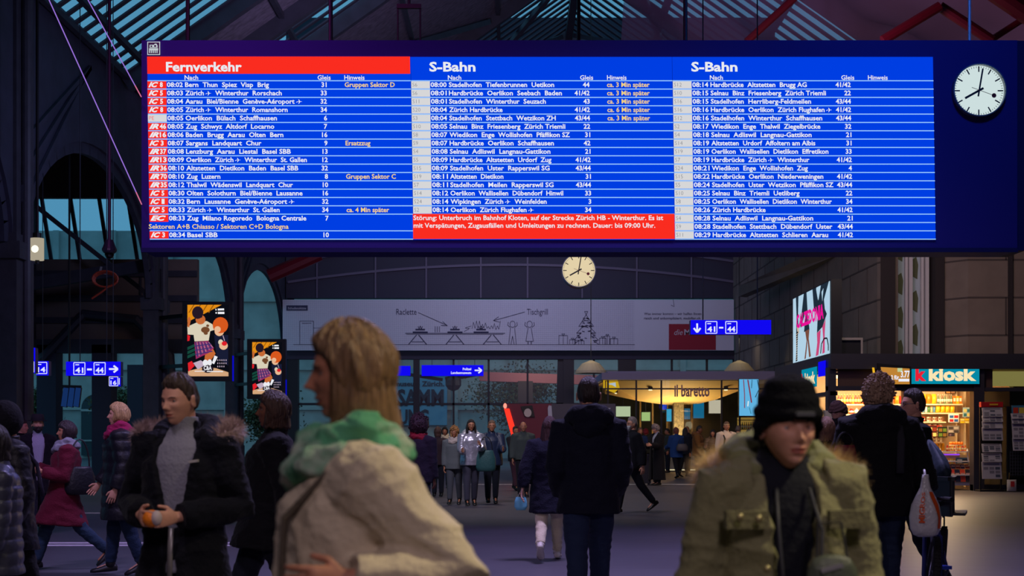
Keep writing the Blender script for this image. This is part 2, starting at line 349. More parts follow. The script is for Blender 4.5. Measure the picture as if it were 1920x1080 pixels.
# the rest of the hall, behind and beside the camera
hw = MB(); hw.box(-17.8, 18.4, -20.6, -20.2, 0, 23); struct(hw, 'wall_front', m_darkwall)
hw = MB(); hw.box(18.0, 18.4, -20.2, 43.4, 0, 12); struct(hw, 'wall_right_side', m_stone)
hw = MB(); hw.box(-17.8, -17.4, -20.2, 18, 0, 13); struct(hw, 'wall_left_side', m_darkwall)
# ------------------------------------------------------------------ outdoors
m_fac = M('pale sandstone facade', (178, 182, 176), rough=.9, bump=.3, bs=3, var=.18, vs=.7)
fx = MB(); fx.box(-90, 34, 100, 104, 0, 16)
for x in range(-88, 34, 4): fx.box(x - .2, x + .2, 99.75, 100, 0, 16)
for z in (3.4, 6.2, 7.6, 11): fx.box(-90, 34, 99.8, 100, z, z + .22)
m_dk = M('dark window recess', (30, 46, 54), rough=.3)
mu = thing('museum_building', 'pale stone museum building seen outside through the glass end wall', 'building', (-4, 102, 0))
fx.build('facade', m_fac, mu)
for cx in (-59.2, -49.2, -39.2, -29.2, -24.2, 12, 17, 22):
    w = MB(); f = lambda x, z: (x, 99.7, z)
    w.prism([f(cx - 1.0, 0.2), f(cx + 1.0, 0.2)] + [f(cx + 1.0 * math.cos(math.pi * i / 12), 3.5 + 1.0 * math.sin(math.pi * i / 12)) for i in range(13)], (0, .2, 0))
    wi = w.build('arched_window', m_dk, mu)
    q = MB(); q.box(cx - .05, cx + .05, 99.6, 99.72, .2, 4.4); q.box(cx - 1, cx + 1, 99.6, 99.72, 3.3, 3.45); q.box(cx - 1, cx + 1, 99.6, 99.72, 1.2, 1.3); q.build('glazing_bar', m_fac, wi)
bn = MB(); fb = front(99.5)
bn.prism([fb(640, 690), fb(838, 690), fb(838, 797), fb(640, 797)], (0, .48, 0), 0)
text(bn, 'Landesmuseum Zürich.', front(99.5, .05), 700, 724, 13, 833, .03, mi=1)
text(bn, 'SAMM', front(99.5, .05), 745, 760, 42, 832, .035, mi=1); text(bn, 'LUNG', front(99.5, .05), 735, 795, 38, 804, .035, mi=1)
tag(bn.build('museum_banner', [M('banner blue cloth', (100, 168, 196), rough=.8), M('banner black print', (24, 44, 58), rough=.8)]), 'blue cloth banner with black museum lettering on the stone facade outside', 'banner')
def tree(px, d, h, wid, label, seed, cols, gap=.0):
    rnd = random.Random(seed); base = at(px, HZ, d); base.z = 0
    t = thing('tree', label, 'tree', base, 'trees outside the station')
    k = MB(); k.tube([base, base + Vector((.1, 0, h * .35)), base + Vector((.0, .1, h * .6))], [.22, .16, .1], 8)
    lf = MB(); cl = []
    for i in range(7):
        a = rnd.uniform(0, 6.28); q = base + Vector((math.cos(a) * wid * rnd.uniform(.3, .9), math.sin(a) * wid * .6, h * rnd.uniform(.5, .95)))
        k.tube([base + Vector((0, 0, h * rnd.uniform(.3, .5))), (base + q) / 2 + Vector((0, 0, h * .25)), q], [.09, .06, .02], 5); cl.append(q)
    k.build('trunk', M('dark bark', (52, 44, 38), rough=.9, bump=.5, bs=12), t)
    for i in range(5200):
        c = rnd.choice(cl); v = Vector((rnd.gauss(0, 1), rnd.gauss(0, .7), rnd.gauss(0, .75))) * wid * .3; p = c + v; s = rnd.uniform(.06, .12)
        a = Vector((rnd.uniform(-1, 1), rnd.uniform(-1, 1), rnd.uniform(-1, 1))).normalized() * s; b = a.cross(Vector((rnd.uniform(-1, 1), rnd.uniform(-1, 1), rnd.uniform(-1, 1)))).normalized() * s * .7
        lf.poly([p - a, p + b, p + a, p - b], i % 2)
    lf.build('foliage', [M('leaf green', cols[0], rough=.7), M('leaf olive', cols[1], rough=.7)], t)
tree(960, 94, 5.4, 2.6, 'bushy olive tree outside beside the stone facade, above the red booth', 1, ((66, 84, 52), (84, 82, 48)))
tree(238, 80, 4.4, 1.5, 'small green tree outside behind the blond woman in the black puffer coat', 2, ((70, 96, 50), (92, 104, 52)))
tree(515, 80, 3.6, 1.6, 'bare-branched dark tree outside below the smaller advertising screen', 3, ((40, 50, 52), (56, 52, 50)))
tree(72, 70, 4.0, .9, 'thin tree outside just beside the leftmost pillar', 4, ((52, 70, 60), (60, 72, 58)))
# ================================================================== DEPARTURE BOARD
DB = 19.5
def shear_x(px, py): return px + (py - 152) / 297 * 4.5      # the panel rows drift a little to the right lower down
def bp(off):
    g = front(DB, off)
    return lambda x, y: g(shear_x(x, y), y)
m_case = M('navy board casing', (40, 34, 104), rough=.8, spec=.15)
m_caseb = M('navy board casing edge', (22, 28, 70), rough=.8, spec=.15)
mW = E('display white', (232, 234, 240)); mB = E('display blue', (0, 62, 226), 1.0, True); mR = E('display red', (250, 44, 32), 1.0, True)
mY = E('display yellow', (240, 208, 128)); mL = E('display pale blue line', (150, 200, 255)); mG = E('display grey badge', (214, 214, 216)); mD = E('display grey digits', (120, 122, 128))
bd = thing('departure_board', 'huge blue train departure board hanging across the station hall', 'departure board', (0.35, 19.9, 4.0))
c = MB(); a, b = at(265, 75, DB), at(1908, 469, DB)
c.box(a.x, b.x, DB + .01, DB + .75, b.z, a.z); c.build('casing', m_case, bd)
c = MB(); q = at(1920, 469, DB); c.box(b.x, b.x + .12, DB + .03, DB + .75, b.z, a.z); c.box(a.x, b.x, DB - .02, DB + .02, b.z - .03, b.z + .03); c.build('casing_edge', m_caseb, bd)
def rows_panel(x0, x1, kind, title, xt, hdr, data):
    p = MB(); f = bp(.01); rect(p, f, x0, 107, x1, 449.5, 0)
    pn = p.build('display_panel', mB, bd)
    if kind == 'red':
        h = MB(); rect(h, bp(.018), x0, 106.5, 769.5, 139); h.build('header_band', mR, pn)
    ln = MB(); f = bp(.02)
    for i in range(20):
        y = 152 + 15.62 * i
        if kind == 'red' and i == 17: continue
        if kind == 'mid' and 17 <= i: continue
        rect(ln, f, x0, y - .9, x1, y + .9)
    ln.build('row_lines', mL, pn)
    tx = MB(); f = bp(.03); fb = bp(.024)
    text(tx, title, f, xt[0], 134.5, 24.5, xt[1], .03)
    for t, xa, xb in hdr: text(tx, t, f, xa, 150.3, 11.8, xb, .016)
    tx.build('title_lettering', mW, pn)
    for i, r in enumerate(data):
        if r is None: continue
        bx = MB(); tx = MB(); ty = MB(); tg = MB()
        y = 163.9 + 15.62 * i; code, tm, dest, xr, gl, xg, hint, xh = r
        if code:
            pale = kind != 'red' or code == 'PE'
            rect(bx, fb, x0 + (0 if kind == 'red' else .3), y - 10.7, x0 + 35.5, y + 2.6, 1 if pale else 0)
            if pale: text(tg, code, f, x0 + 2.5, y - .6, 10.5, None, -.012, mi=0 if code != 'PE' else 1)
            elif code == 'EC': text(tx, 'EC', f, x0 + 2, y, 12.5, x0 + 31, .05, .35)
            else:
                u, v = code.split(' '); text(tx, u, f, x0 + 2, y, 12.5, x0 + 20.5, .05, .4); text(tx, v, f, x0 + 22 if len(v) == 2 else x0 + 23.5, y, 12.5, x0 + 34 if len(v) == 2 else x0 + 29, .035)
        if tm: text(tx, tm, f, x0 + 36.8, y, 12.4, x0 + 66.6, .024)
        if dest: text(tx, dest, f, x0 + 70.6, y, 12.4, xr - (y - 152) / 297 * 4.5, .024)
        if gl: text(tx, gl, f, xg, y, 12.4, None, .026, align='r')
        if hint: text(ty, hint, f, xh, y, 12.4, None, .02)
        bx.build('line_badge', [mR, mG], pn); tx.build('row_lettering', mW, pn)
        if ty.v: ty.build('notice_lettering', mY, pn)
        if tg.v: tg.build('badge_lettering', [mD, mR], pn)
    ty = MB()
    if kind == 'red': text(ty, 'Sektoren A+B Chiasso / Sektoren C+D Bologna', f, 275.8, 163.9 + 15.62 * 17, 12.4, 537.6, .016)
    if ty.v: ty.build('notice_lettering', mY, pn)
    if kind == 'mid':
        h = MB(); rect(h, bp(.03), x0 - .4, 163.9 + 15.62 * 16 - 12.3, x1, 448.6)
        h.build('message_panel', mR, pn)
        h = MB(); text(h, 'Störung: Unterbruch im Bahnhof Kloten, auf der Strecke Zürich HB - Winterthur. Es ist', bp(.04), 771.5, 413.3, 12.4, 1239, .018)
        text(h, 'mit Verspätungen, Zugausfällen und Umleitungen zu rechnen. Dauer: bis 09:00 Uhr.', bp(.04), 771.8, 427.6, 12.4, 1224, .018)
        h.build('message_lettering', mW, pn)
    return pn
T = lambda s: '08:' + s
fern = [('IC 8', '02', 'Bern  Thun  Spiez  Visp  Brig', 505, '31', 'Gruppen Sektor D'), ('IC 5', '03', 'Zürich ✈ Winterthur  Rorschach', 529, '33', ''),
 ('IC 5', '04', 'Aarau  Biel/Bienne  Genève-Aéroport ✈', 567, '32', ''), ('IC 8', '05', 'Zürich ✈ Winterthur  Romanshorn', 540, '34', ''), ('PE', '05', 'Oerlikon  Bülach  Schaffhausen', 520, '6', ''),
 ('IR 46', '05', 'Zug  Schwyz  Altdorf  Locarno', 515, '7', ''), ('IR 16', '06', 'Baden  Brugg  Aarau  Olten  Bern', 532, '16', ''), ('IC 3', '07', 'Sargans  Landquart  Chur', 491, '9', 'Ersatzzug'),
 ('IR 37', '08', 'Lenzburg  Aarau  Liestal  Basel SBB', 546, '13', ''), ('IR 13', '09', 'Oerlikon  Zürich ✈ Winterthur  St. Gallen', 576, '12', ''), ('IR 36', '10', 'Altstetten  Dietikon  Baden  Basel SBB', 560, '32', ''),
 ('IR 70', '10', 'Zug  Luzern', 414, '8', 'Gruppen Sektor C'), ('IR 35', '12', 'Thalwil  Wädenswil  Landquart  Chur', 550, '10', ''), ('IC 5', '30', 'Olten  Solothurn  Biel/Bienne  Lausanne', 568, '16', ''),
 ('IC 1', '32', 'Bern  Lausanne  Genève-Aéroport ✈', 553, '32', ''), ('IC 5', '33', 'Zürich ✈ Winterthur  St. Gallen', 525, '34', 'ca. 4 Min später'), ('EC', '33', 'Zug  Milano Rogoredo  Bologna Centrale', 575, '7', ''), None, ('IC 3', '34', 'Basel SBB', 409, '10', '')]
mid = [('S6', '00', 'Stadelhofen  Tiefenbrunnen  Uetikon', 1039, '44', 'ca. 3 Min später'), ('S6', '01', 'Hardbrücke  Oerlikon  Seebach  Baden', 1053.5, '41/42', 'ca. 3 Min später'), ('S11', '01', 'Stadelhofen  Winterthur  Seuzach', 1023.5, '43', 'ca. 3 Min später'),
 ('S20', '04', 'Zürich Hardbrücke', 942.5, '41/42', 'ca. 6 Min später'), ('S3', '04', 'Stadelhofen  Stettbach  Wetzikon ZH', 1042, '43/44', 'ca. 3 Min später'), ('S10', '05', 'Selnau  Binz  Friesenberg  Zürich Triemli', 1060, '22', ''),
 ('S8', '07', 'Wiedikon  Enge  Wollishofen  Pfäffikon SZ', 1068.5, '31', ''), ('S9', '07', 'Hardbrücke  Oerlikon  Schaffhausen', 1038.5, '42', ''), ('S4', '08', 'Selnau  Adliswil  Langnau-Gattikon', 1032, '21', ''), ('S5', '09', 'Hardbrücke  Altstetten  Urdorf  Zug', 1034, '41/42', ''),
 ('S15', '09', 'Stadelhofen  Uster  Rapperswil SG', 1030.5, '43/44', ''), ('S19', '11', 'Altstetten  Dietikon', 944, '31', ''), ('S7', '11', 'Stadelhofen  Meilen  Rapperswil SG', 1038, '43/44', ''), ('S14', '12', 'Oerlikon  Wallisellen  Dübendorf  Hinwil', 1056, '33', ''),
 ('S24', '14', 'Wipkingen  Zürich ✈ Weinfelden', 1025, '3', ''), ('S2', '14', 'Oerlikon  Zürich Flughafen ✈', 1001, '34', '')]
rgt = [('S12', '14', 'Hardbrücke  Altstetten  Brugg AG', 1512, '41/42', ''), ('S10', '15', 'Selnau  Binz  Friesenberg  Zürich Triemli', 1548, '22', ''), ('S16', '15', 'Stadelhofen  Herrliberg-Feldmeilen', 1520, '43/44', ''), ('S16', '16', 'Hardbrücke  Oerlikon  Zürich Flughafen ✈', 1559, '41/42', ''),
 ('S12', '16', 'Stadelhofen  Winterthur  Schaffhausen', 1541, '43/44', ''), ('S2', '17', 'Wiedikon  Enge  Thalwil  Ziegelbrücke', 1537.5, '32', ''), ('S4', '18', 'Selnau  Adliswil  Langnau-Gattikon', 1521, '21', ''), ('S14', '19', 'Altstetten  Urdorf  Affoltern am Albis', 1528, '31', ''),
 ('S19', '19', 'Oerlikon  Wallisellen  Dietlikon  Effretikon', 1552.5, '33', ''), ('S7', '19', 'Hardbrücke  Zürich ✈ Winterthur', 1517, '41/42', ''), ('S24', '21', 'Wiedikon  Enge  Wollishofen  Zug', 1514, '4', ''), ('S15', '22', 'Hardbrücke  Oerlikon  Niederweningen', 1543, '41/42', ''),
 ('S5', '24', 'Stadelhofen  Uster  Wetzikon  Pfäffikon SZ', 1562, '43/44', ''), ('S10', '25', 'Selnau  Binz  Triemli  Uetliberg', 1498.5, '22', ''), ('S8', '25', 'Oerlikon  Wallisellen  Dietlikon  Winterthur', 1559, '34', ''), ('S3', '26', 'Zürich Hardbrücke', 1435, '41/42', ''),
 ('S4', '28', 'Selnau  Adliswil  Langnau-Gattikon', 1524, '21', ''), ('S9', '28', 'Stadelhofen  Stettbach  Dübendorf  Uster', 1560, '43/44', ''), ('S11', '29', 'Hardbrücke  Altstetten  Schlieren  Aarau', 1552, '41/42', '')]
def prep(rows, xg, xh): return [None if r is None else (r[0], T(r[1]), r[2], r[3], r[4], xg, r[5], xh) for r in rows]
rows_panel(277, 770.3, 'red', 'Fernverkehr', (312.5, 454.5), (('Nach', 347, 372.5), ('Gleis', 596, 620.5), ('Hinweis', 646, 684)), prep(fern, 612.8, 646.5))
rows_panel(770.8, 1260.3, 'mid', 'S-Bahn', (805.5, 892), (('Nach', 840, 865), ('Gleis', 1087.5, 1112), ('Hinweis', 1138, 1174.5)), prep(mid, 1105, 1137.6))
rows_panel(1260.8, 1749.5, 'rgt', 'S-Bahn', (1296, 1382.5), (('Nach', 1330.5, 1355), ('Gleis', 1576.5, 1601), ('Hinweis', 1626.5, 1663.5)), prep(rgt, 1594, 0))
pg = MB(); f = front(DB, .012); f2 = front(DB, .018)
rect(pg, f, 276.5, 78.5, 300.5, 103.5, 0); rect(pg, front(DB, .014), 278, 80, 299, 102, 1)
pg.poly([f2(281, 90), f2(281, 84.5), f2(289, 84.5), f2(291, 82.5), f2(294, 82.5), f2(296, 86), f2(296, 90)], 0); rect(pg, f2, 280, 91, 297, 95)
for x in (281, 284.5, 288, 291.5, 295): rect(pg, f2, x - 1, 95, x + 1, 100)
rect(pg, front(DB, .022), 283, 86, 286, 89, 1); oval(pg, front(DB, .022), 291.5, 87, 2, 2, 1)
pg.build('station_pictogram', [E('pictogram white', (190, 200, 205)), M('pictogram dark', (18, 22, 40))], bd)
for px, r, mt in ((1818, .022, M('pale steel rod', (190, 185, 190), rough=.4, metal=.3)), (1285, .03, m_black), (620, .03, m_black), (352, .03, m_black)):
    p0 = at(px, 76, DB + .3); r_ = MB().cyl(p0, (p0.x, p0.y, 17.4 if px > 1500 else 18.6), r, 8).build('suspension_rod', mt, bd)
rr_ = MB()
for px in (746, 788): p0 = at(px, 76, DB + .3); rr_.cyl(p0, (p0.x, p0.y, at(0, 12, DB + .3).z), .012, 6)
q0, q1 = at(744, 12, DB + .3), at(790, 12, DB + .3); rr_.beam(q0, q1, .05, .06); p0 = at(767, 12, DB + .3); rr_.cyl(p0, (p0.x, p0.y, 18.6), .02, 6); rr_.build('hoist_yoke', m_black, bd)

def clock_face(root, f, fo, cx, cy, r, bright, depth, dialcol):
    """railway clock: case ring, lit dial, minute marks, hands at two minutes past eight; f, fo map photo pixels to the dial plane"""
    k = MB(); N = 48; q = lambda a, rr_, o: fo(cx + rr_ * math.cos(a), cy + rr_ * math.sin(a), o); A = [2 * math.pi * i / N for i in range(N)]
    k.loft([[q(a, r * .985, .0) for a in A], [q(a, r * 1.03, .0) for a in A], [q(a, r * 1.03, .09) for a in A], [q(a, r * .985, .09) for a in A]], closed=True)
    k.loft([[q(a, r * 1.02, -depth) for a in A], [q(a, r * 1.02, .0) for a in A]])
    case = k.build('clock_case', M('clock case grey', (120, 124, 130), rough=.35, metal=.5), root)
    dl = MB(); dl.poly([q(a, r * .99, .02) for a in A]); dl = dl.build('dial', E('clock dial ' + bright, dialcol, 1.0, True), case)
    mk = MB(); g = lambda x, y: fo(x, y, .03)
    for i in range(60):
        a = 2 * math.pi * i / 60; L, w = ((.22, .05) if i % 5 == 0 else (.07, .018)); s, c_ = math.sin(a), -math.cos(a)
        line(mk, g, [(cx + s * r * .95, cy + c_ * r * .95), (cx + s * r * (.95 - L), cy + c_ * r * (.95 - L))], r * w)
    mk.build('minute_marks', M('clock black', (14, 16, 18)), case)
    def hand(nm, ang, L, back, w, mt, o, blob=False):
        h = MB(); a = R(ang); s, c_ = math.sin(a), -math.cos(a); g = lambda x, y: fo(x, y, o)
        line(h, g, [(cx - s * r * back, cy - c_ * r * back), (cx + s * r * L, cy + c_ * r * L)], r * w)
        if blob: oval(h, g, cx + s * r * L, cy + c_ * r * L, r * .09, r * .09)
        h.build(nm, mt, case)
    hand('hour_hand', 241, .62, .2, .085, M('clock black', (14, 16, 18)), .04); hand('minute_hand', 9.5, .86, .24, .065, M('clock black', (14, 16, 18)), .05)
    hand('second_hand', 110, .6, .32, .02, M('clock red', (120, 16, 24), rough=.5), .06, True)
def foD(d):
    def f(x, y, o):
        p = at(x, y, d); p.y -= o; return p
    return f
clock_face(bd, front(DB), foD(DB), 1834, 171, 48.2, 'board', .0, (204, 222, 222))
ck = thing('station_clock', 'smaller round cream station clock hanging beneath the departure board', 'clock', at(1085, 540, 30))
clock_face(ck, front(30), foD(30), 1085, 507.5, 31, 'pendant', .3, (226, 208, 168))
p0 = at(1085, 478, 30.15); MB().cyl(p0, (p0.x, p0.y, 21.0), .04, 8).build('hanging_pole', m_black, ck)

# ================================================================== SIGNS
mSB = E('sign blue', (16, 8, 240), 1.0, True); mSW = E('sign white', (225, 228, 255)); mSD = E('sign deep blue', (6, 8, 190))
m_rod = M('thin dark rod', (40, 42, 52), rough=.5)
def numbox(mb, f, cx, cy, h, s):
    w = h * .95
    line(mb, f, [(cx - w / 2, cy - h / 2), (cx + w / 2, cy - h / 2), (cx + w / 2, cy + h / 2), (cx - w / 2, cy + h / 2), (cx - w / 2, cy - h / 2)], h * .07)
    rect(mb, f, cx - w * .36, cy - h * .36, cx - w * .02, cy - h * .28)
    text(mb, s, f, cx - w * .36, cy + h * .36, h * .62, cx + w * .36, .03)
def arrow(mb, f, cx, cy, L, dx, dy, w):
    line(mb, f, [(cx - dx * L / 2, cy - dy * L / 2), (cx + dx * L / 2, cy + dy * L / 2)], w)
    tx_, ty_ = cx + dx * L / 2, cy + dy * L / 2
    for s in (1, -1): line(mb, f, [(tx_ + dx * w * .5, ty_ + dy * w * .5), (tx_ - (dx + s * dy) * L * .42, ty_ - (dy - s * dx) * L * .42)], w)
def sign(label, d, x0, y0, x1, y1, draw, rods=(), ztop=12, depth=.22, name='direction_sign', exact=False):
    o = at((x0 + x1) / 2, y1, d); t = thing(name, label, 'sign', o, None)
    a, b = at(x0, y0, d), at(x1, y1, d)
    MB().box(a.x, b.x, d + .01, d + depth, b.z, a.z).build('sign_casing', M('sign casing', (10, 12, 90), rough=.4), t)
    k = MB(); rect(k, front(d, .0), x0, y0, x1, y1); fc = k.build('lit_panel', mSB, t)
    k = MB(); draw(k, front(d, .015)); k.build('lettering', mSW, fc)
    for px in rods:
        p = at(px, y0, d + depth / 2); MB().cyl(p, (p.x, p.y, ztop if exact else max(roofz(p.x), 12.0)), .012, 6).build('suspension_rod', m_rod, t)
    return t
def dr(k, f): arrow(k, f, 1307, 614, 15, 0, 1, 3.4); numbox(k, f, 1333.5, 614, 22, '41'); rect(k, f, 1348, 613, 1356, 616); numbox(k, f, 1371, 614, 22, '44')
sign('long blue lit sign with a down arrow to platforms 41 to 44', 27, 1295, 600, 1446, 627, dr, (1318, 1420), 20)
def dr(k, f): numbox(k, f, 149, 691, 22, '41'); rect(k, f, 163.5, 691, 172.5, 694.5); numbox(k, f, 187, 691, 22, '44'); arrow(k, f, 212, 692, 15, 1, 0, 3.4)
sign('blue lit sign pointing right to platforms 41 to 44 under the left arcade', 33, 123.5, 678, 226, 704.5, dr, (150, 200), 12)
def dr(k, f): numbox(k, f, 213, 715, 17, '16'); rect(k, f, 223, 709, 224.5, 721)
sign('small blue sign for platform 16, just below the platforms 41 to 44 sign', 36, 205, 706, 226, 724.5, dr, (212,), 12)
def dr(k, f): numbox(k, f, 53, 688, 21, '4'); rect(k, f, 63, 678, 64.5, 698)
sign('blue lit sign half hidden by the leftmost pillar, showing a 4', 36, 40, 652, 66, 700, dr, (58,), 12)
def dr(k, f): numbox(k, f, 78, 690, 21, '14')
sign('blue lit sign for platform 14 beside the leftmost pillar', 38, 68, 677, 91, 704, dr, (80,), 12)
def dr(k, f): arrow(k, f, 896, 694.5, 12, 1, 0, 2.6); text(k, 'Polizei', f, 883.5, 694, 6.2, None, .03, align='r'); text(k, 'Landesmuseum', f, 883.5, 701, 6.2, None, .03, align='r')
sign('blue lit sign with a right arrow before the glass end wall', 72.66, 790.5, 684.5, 906.5, 705, dr, (810, 890), 5.5, exact=True)
def dr(k, f): rect(k, f, 700, 693, 706, 696)
sign('blue lit sign partly behind the head of the woman in the cream jacket', 72.66, 690, 686, 769.5, 704.5, dr, (735,), 5.5, exact=True)
# departure monitors on the left, beneath the arcade
t = thing('platform_monitor', 'tilted dark blue three-column train monitor hanging under the left arcade', 'monitor', at(132, 765, 40))
for i, px in enumerate((116, 127.5, 139)):
    pts = [at(px + 3, 726, 40), at(px + 13, 727, 40), at(px + 8.5, 764, 39.8), at(px - 2, 762, 39.8)]
    s_ = MB().prism(pts, (0, .1, 0)).build('monitor_case', m_black, t)
    MB().poly([p + Vector((0, -.012, 0)) for p in [p * .96 + sum(pts, Vector()) / 4 * .04 for p in pts]]).build('screen', E('monitor screen dim', (18, 44, 92), 1.0, True), s_)
MB().beam(at(112, 725, 40.1), at(152, 726, 40.1), .1, .1).cyl(at(130, 724, 40.1), Vector((at(130, 0, 40.1).x, 40.1, 12.3)), .03, 6).build('monitor_bracket', m_black, t)

# ================================================================== SCREENS WITH ADVERTISING
def pal(*cols): return [E('picture %d %d %d' % c, c) for c in cols]
def ad_screen(d, x0, y0, x1, y1, label):
    """portrait screen; the picture is laid out in a 437 x 767 field"""
    t = thing('advertising_screen', label, 'screen', at((x0 + x1) / 2, y1, d), 'portrait advertising screens on the left pillars')
    a, b = at(x0 - 10, y0 - 6, d), at(x1 + 7, y1 + 9, d)
    cs = MB().box(a.x, b.x, d + .01, d + .3, b.z, a.z); cs.build('screen_casing', m_black, t)
    e = MB(); p = at(x1 + 7, y1 + 8, d); e.box(b.x, b.x + .03, d, d + .1, b.z, b.z + (a.z - b.z) * .32); e.build('blue_edge_light', E('edge light', (10, 10, 190)), t)
    def F_(o):
        g = front(d, o); return lambda u, v: g(x0 + (u - 128) / 437 * (x1 - x0), y0 + (v - 65) / 767 * (y1 - y0))
    C = [(10, 12, 20), (226, 140, 22), (20, 70, 58), (222, 32, 42), (216, 206, 182), (196, 104, 52), (36, 24, 36), (112, 70, 42), (150, 44, 96), (60, 50, 110), (235, 235, 240), (214, 88, 30), (232, 184, 146), (210, 164, 124), (150, 90, 14), (190, 170, 190), (24, 28, 52)]
    mm = pal(*C); mm[0] = E('screen dark', C[0], 1.0, False)
    k = MB(); lay = [0.0]
    def P(i, *pts): lay[0] += .0012; f = F_(.006 + lay[0]); k.poly([f(u, v) for u, v in pts], i)
    def O(i, cx, cy, rx, ry): lay[0] += .0012; oval(k, F_(.006 + lay[0]), cx, cy, rx, ry, i)
    P(0, (128, 65), (565, 65), (565, 832), (128, 832)); P(1, (128, 65), (492, 65), (300, 165), (205, 210), (128, 250))
    for x in (190, 260, 330, 400): P(14, (x, 65), (x + 14, 65), (x - 40, 150), (x - 52, 150))
    for y in (500, 545, 590): P(2, (128, y + 20), (205, y - 15), (210, y + 15), (128, y + 52))
    P(13, (135, 832), (135, 775), (300, 735), (430, 745), (565, 790), (565, 832)); P(15, (190, 690), (270, 660), (330, 700), (240, 760)); P(3, (133, 690), (175, 668), (205, 720), (140, 785)); P(3, (128, 385), (158, 400), (150, 450), (128, 455))
    P(5, (320, 560), (400, 535), (428, 590), (376, 665), (310, 665)); O(10, 320, 690, 28, 36); O(10, 366, 684, 24, 34); O(6, 345, 755, 62, 42)
    P(4, (150, 290), (240, 250), (335, 240), (395, 275), (415, 335), (372, 348), (356, 450), (205, 458), (195, 388), (132, 384), (128, 300)); O(7, 320, 335, 46, 34); O(7, 345, 290, 16, 14); O(7, 325, 372, 22, 16)
    P(8, (203, 465), (350, 452), (412, 530), (352, 585), (220, 648))
    for j in range(5): P(9, (212 + j * 32, 465), (222 + j * 32, 464), (246 + j * 36, 620 - j * 22), (232 + j * 36, 626 - j * 22)); P(15, (228 + j * 32, 464), (231 + j * 32, 464), (258 + j * 36, 612 - j * 22), (254 + j * 36, 614 - j * 22))
    for j in range(3): P(9, (206 + j * 3, 505 + j * 45), (380 + j * 8, 480 + j * 40), (384 + j * 8, 490 + j * 40), (208 + j * 3, 516 + j * 45))
    O(5, 270, 225, 52, 52); O(6, 240, 150, 60, 68); P(6, (205, 170), (300, 160), (285, 205), (225, 205)); P(5, (130, 300), (135, 215), (150, 190), (168, 230), (150, 310))
    P(16, (415, 390), (565, 390), (565, 720), (440, 620)); O(12, 470, 350, 50, 52); O(11, 482, 285, 82, 86); O(12, 452, 330, 34, 34); O(4, 485, 468, 26, 30); O(12, 515, 505, 46, 44); O(3, 524, 482, 28, 24); P(15, (505, 395), (513, 395), (530, 450), (524, 455))
    for j in range(14): O(15, 455 + (j % 5) * 22, 660 + (j // 5) * 34, 5, 9)
    P(10, (395, 690), (420, 610), (455, 625), (415, 705)); P(10, (430, 108), (442, 112), (442, 128), (432, 128)); P(10, (455, 108), (522, 106), (524, 126), (456, 128)); P(10, (432, 146), (446, 146), (446, 162), (432, 162)); P(10, (456, 143), (526, 143), (526, 166), (458, 166))
    text(k, 'C&A', F_(.09), 306, 765, 62, 392, .03, mi=10); P(10, (210, 776), (320, 774), (320, 782), (210, 784)); P(10, (340, 776), (512, 778), (512, 788), (340, 786))
    k.build('picture', mm, t)
    pd = min(pill, key=lambda q: abs(q - d - 1.5))
    for py in (y0 + 20, y1 - 20):
        p = at(x0 - 4, py, d + .2); MB().beam(p, (XA - .4, pd, p.z), .12, .12).build('bracket', m_black, t)
ad_screen(45.5, 351.5, 571.5, 428.5, 705.5, 'larger portrait screen with a children\'s fashion picture, nearer the departure board')
ad_screen(58, 473, 641.5, 528.5, 739, 'smaller portrait screen with a children\'s fashion picture, on the farther pillar')
# slanted hosiery poster screen on the kiosk roof, facing the passage (plane x = 8.55)
t = thing('advertising_screen', 'tall white lit screen of legs in tights with pink lettering, on the kiosk roof', 'screen', (8.6, 40.6, 3.66))
XK = 8.52; ya, yb = 38.1, 43.1; za, zb = 3.68, 5.62
def ck_(o): return lambda u, v: Vector((XK - o, ya + (1 - u) * (yb - ya), zb - v * (zb - za)))     # u 0 far left .. 1 near right; v 0 top
MB().box(XK + .01, XK + .3, ya - .08, yb + .05, za - .03, zb + .04).build('screen_casing', m_black, t)
k = MB(); C = [(176, 208, 228), (30, 44, 58), (120, 76, 62), (200, 70, 120), (232, 16, 150), (14, 16, 22), (200, 180, 160)]
rect(k, ck_(.004), 0, 0, 1, 1, 0); P = lambda i, o, *pts: k.poly([ck_(o)(u, v) for u, v in pts], i)
P(1, .008, (.09, .0), (.17, .0), (.155, .3), (.17, .52), (.1, .55), (.11, .3)); P(6, .01, (.12, .45), (.17, .44), (.19, .56), (.14, .58)); P(5, .012, (.1, .55), (.16, .53), (.14, .8), (.14, .98), (.09, .99), (.11, .8))
for j in range(12): P(6, .016, (.105, .57 + j * .035), (.15, .56 + j * .035), (.15, .57 + j * .035), (.105, .582 + j * .035))
P(1, .008, (.32, .0), (.4, .0), (.43, .3), (.48, .56), (.33, .58), (.36, .3), (.24, .5), (.22, .46)); P(2, .008, (.36, .57), (.48, .56), (.46, .7), (.52, .97), (.47, .98), (.43, .72), (.38, .98), (.34, .99), (.4, .72))
P(1, .008, (.56, 0), (.66, 0), (.72, .2), (.78, 0), (.98, 0), (.86, .22), (.88, .36), (.93, .44), (.82, .6), (.68, .66), (.7, .4), (.6, .3)); P(0, .011, (.66, .02), (.72, .0), (.71, .2)); P(0, .011, (.8, .1), (.85, .06), (.82, .24)); P(3, .01, (.68, .66), (.78, .63), (.76, .8), (.72, .98), (.65, .99), (.69, .8)); P(3, .01, (.82, .6), (.9, .5), (.88, .7), (.88, .97), (.82, .98), (.84, .75))
line(k, ck_(.014), [(.78, .97), (.8, .84), (.87, .77), (.94, .78), (.97, .88), (.97, .96)], .022, 5); text(k, 'CALZEDONIA', ck_(.02), .12, .475, .27, .86, .05, mi=4)
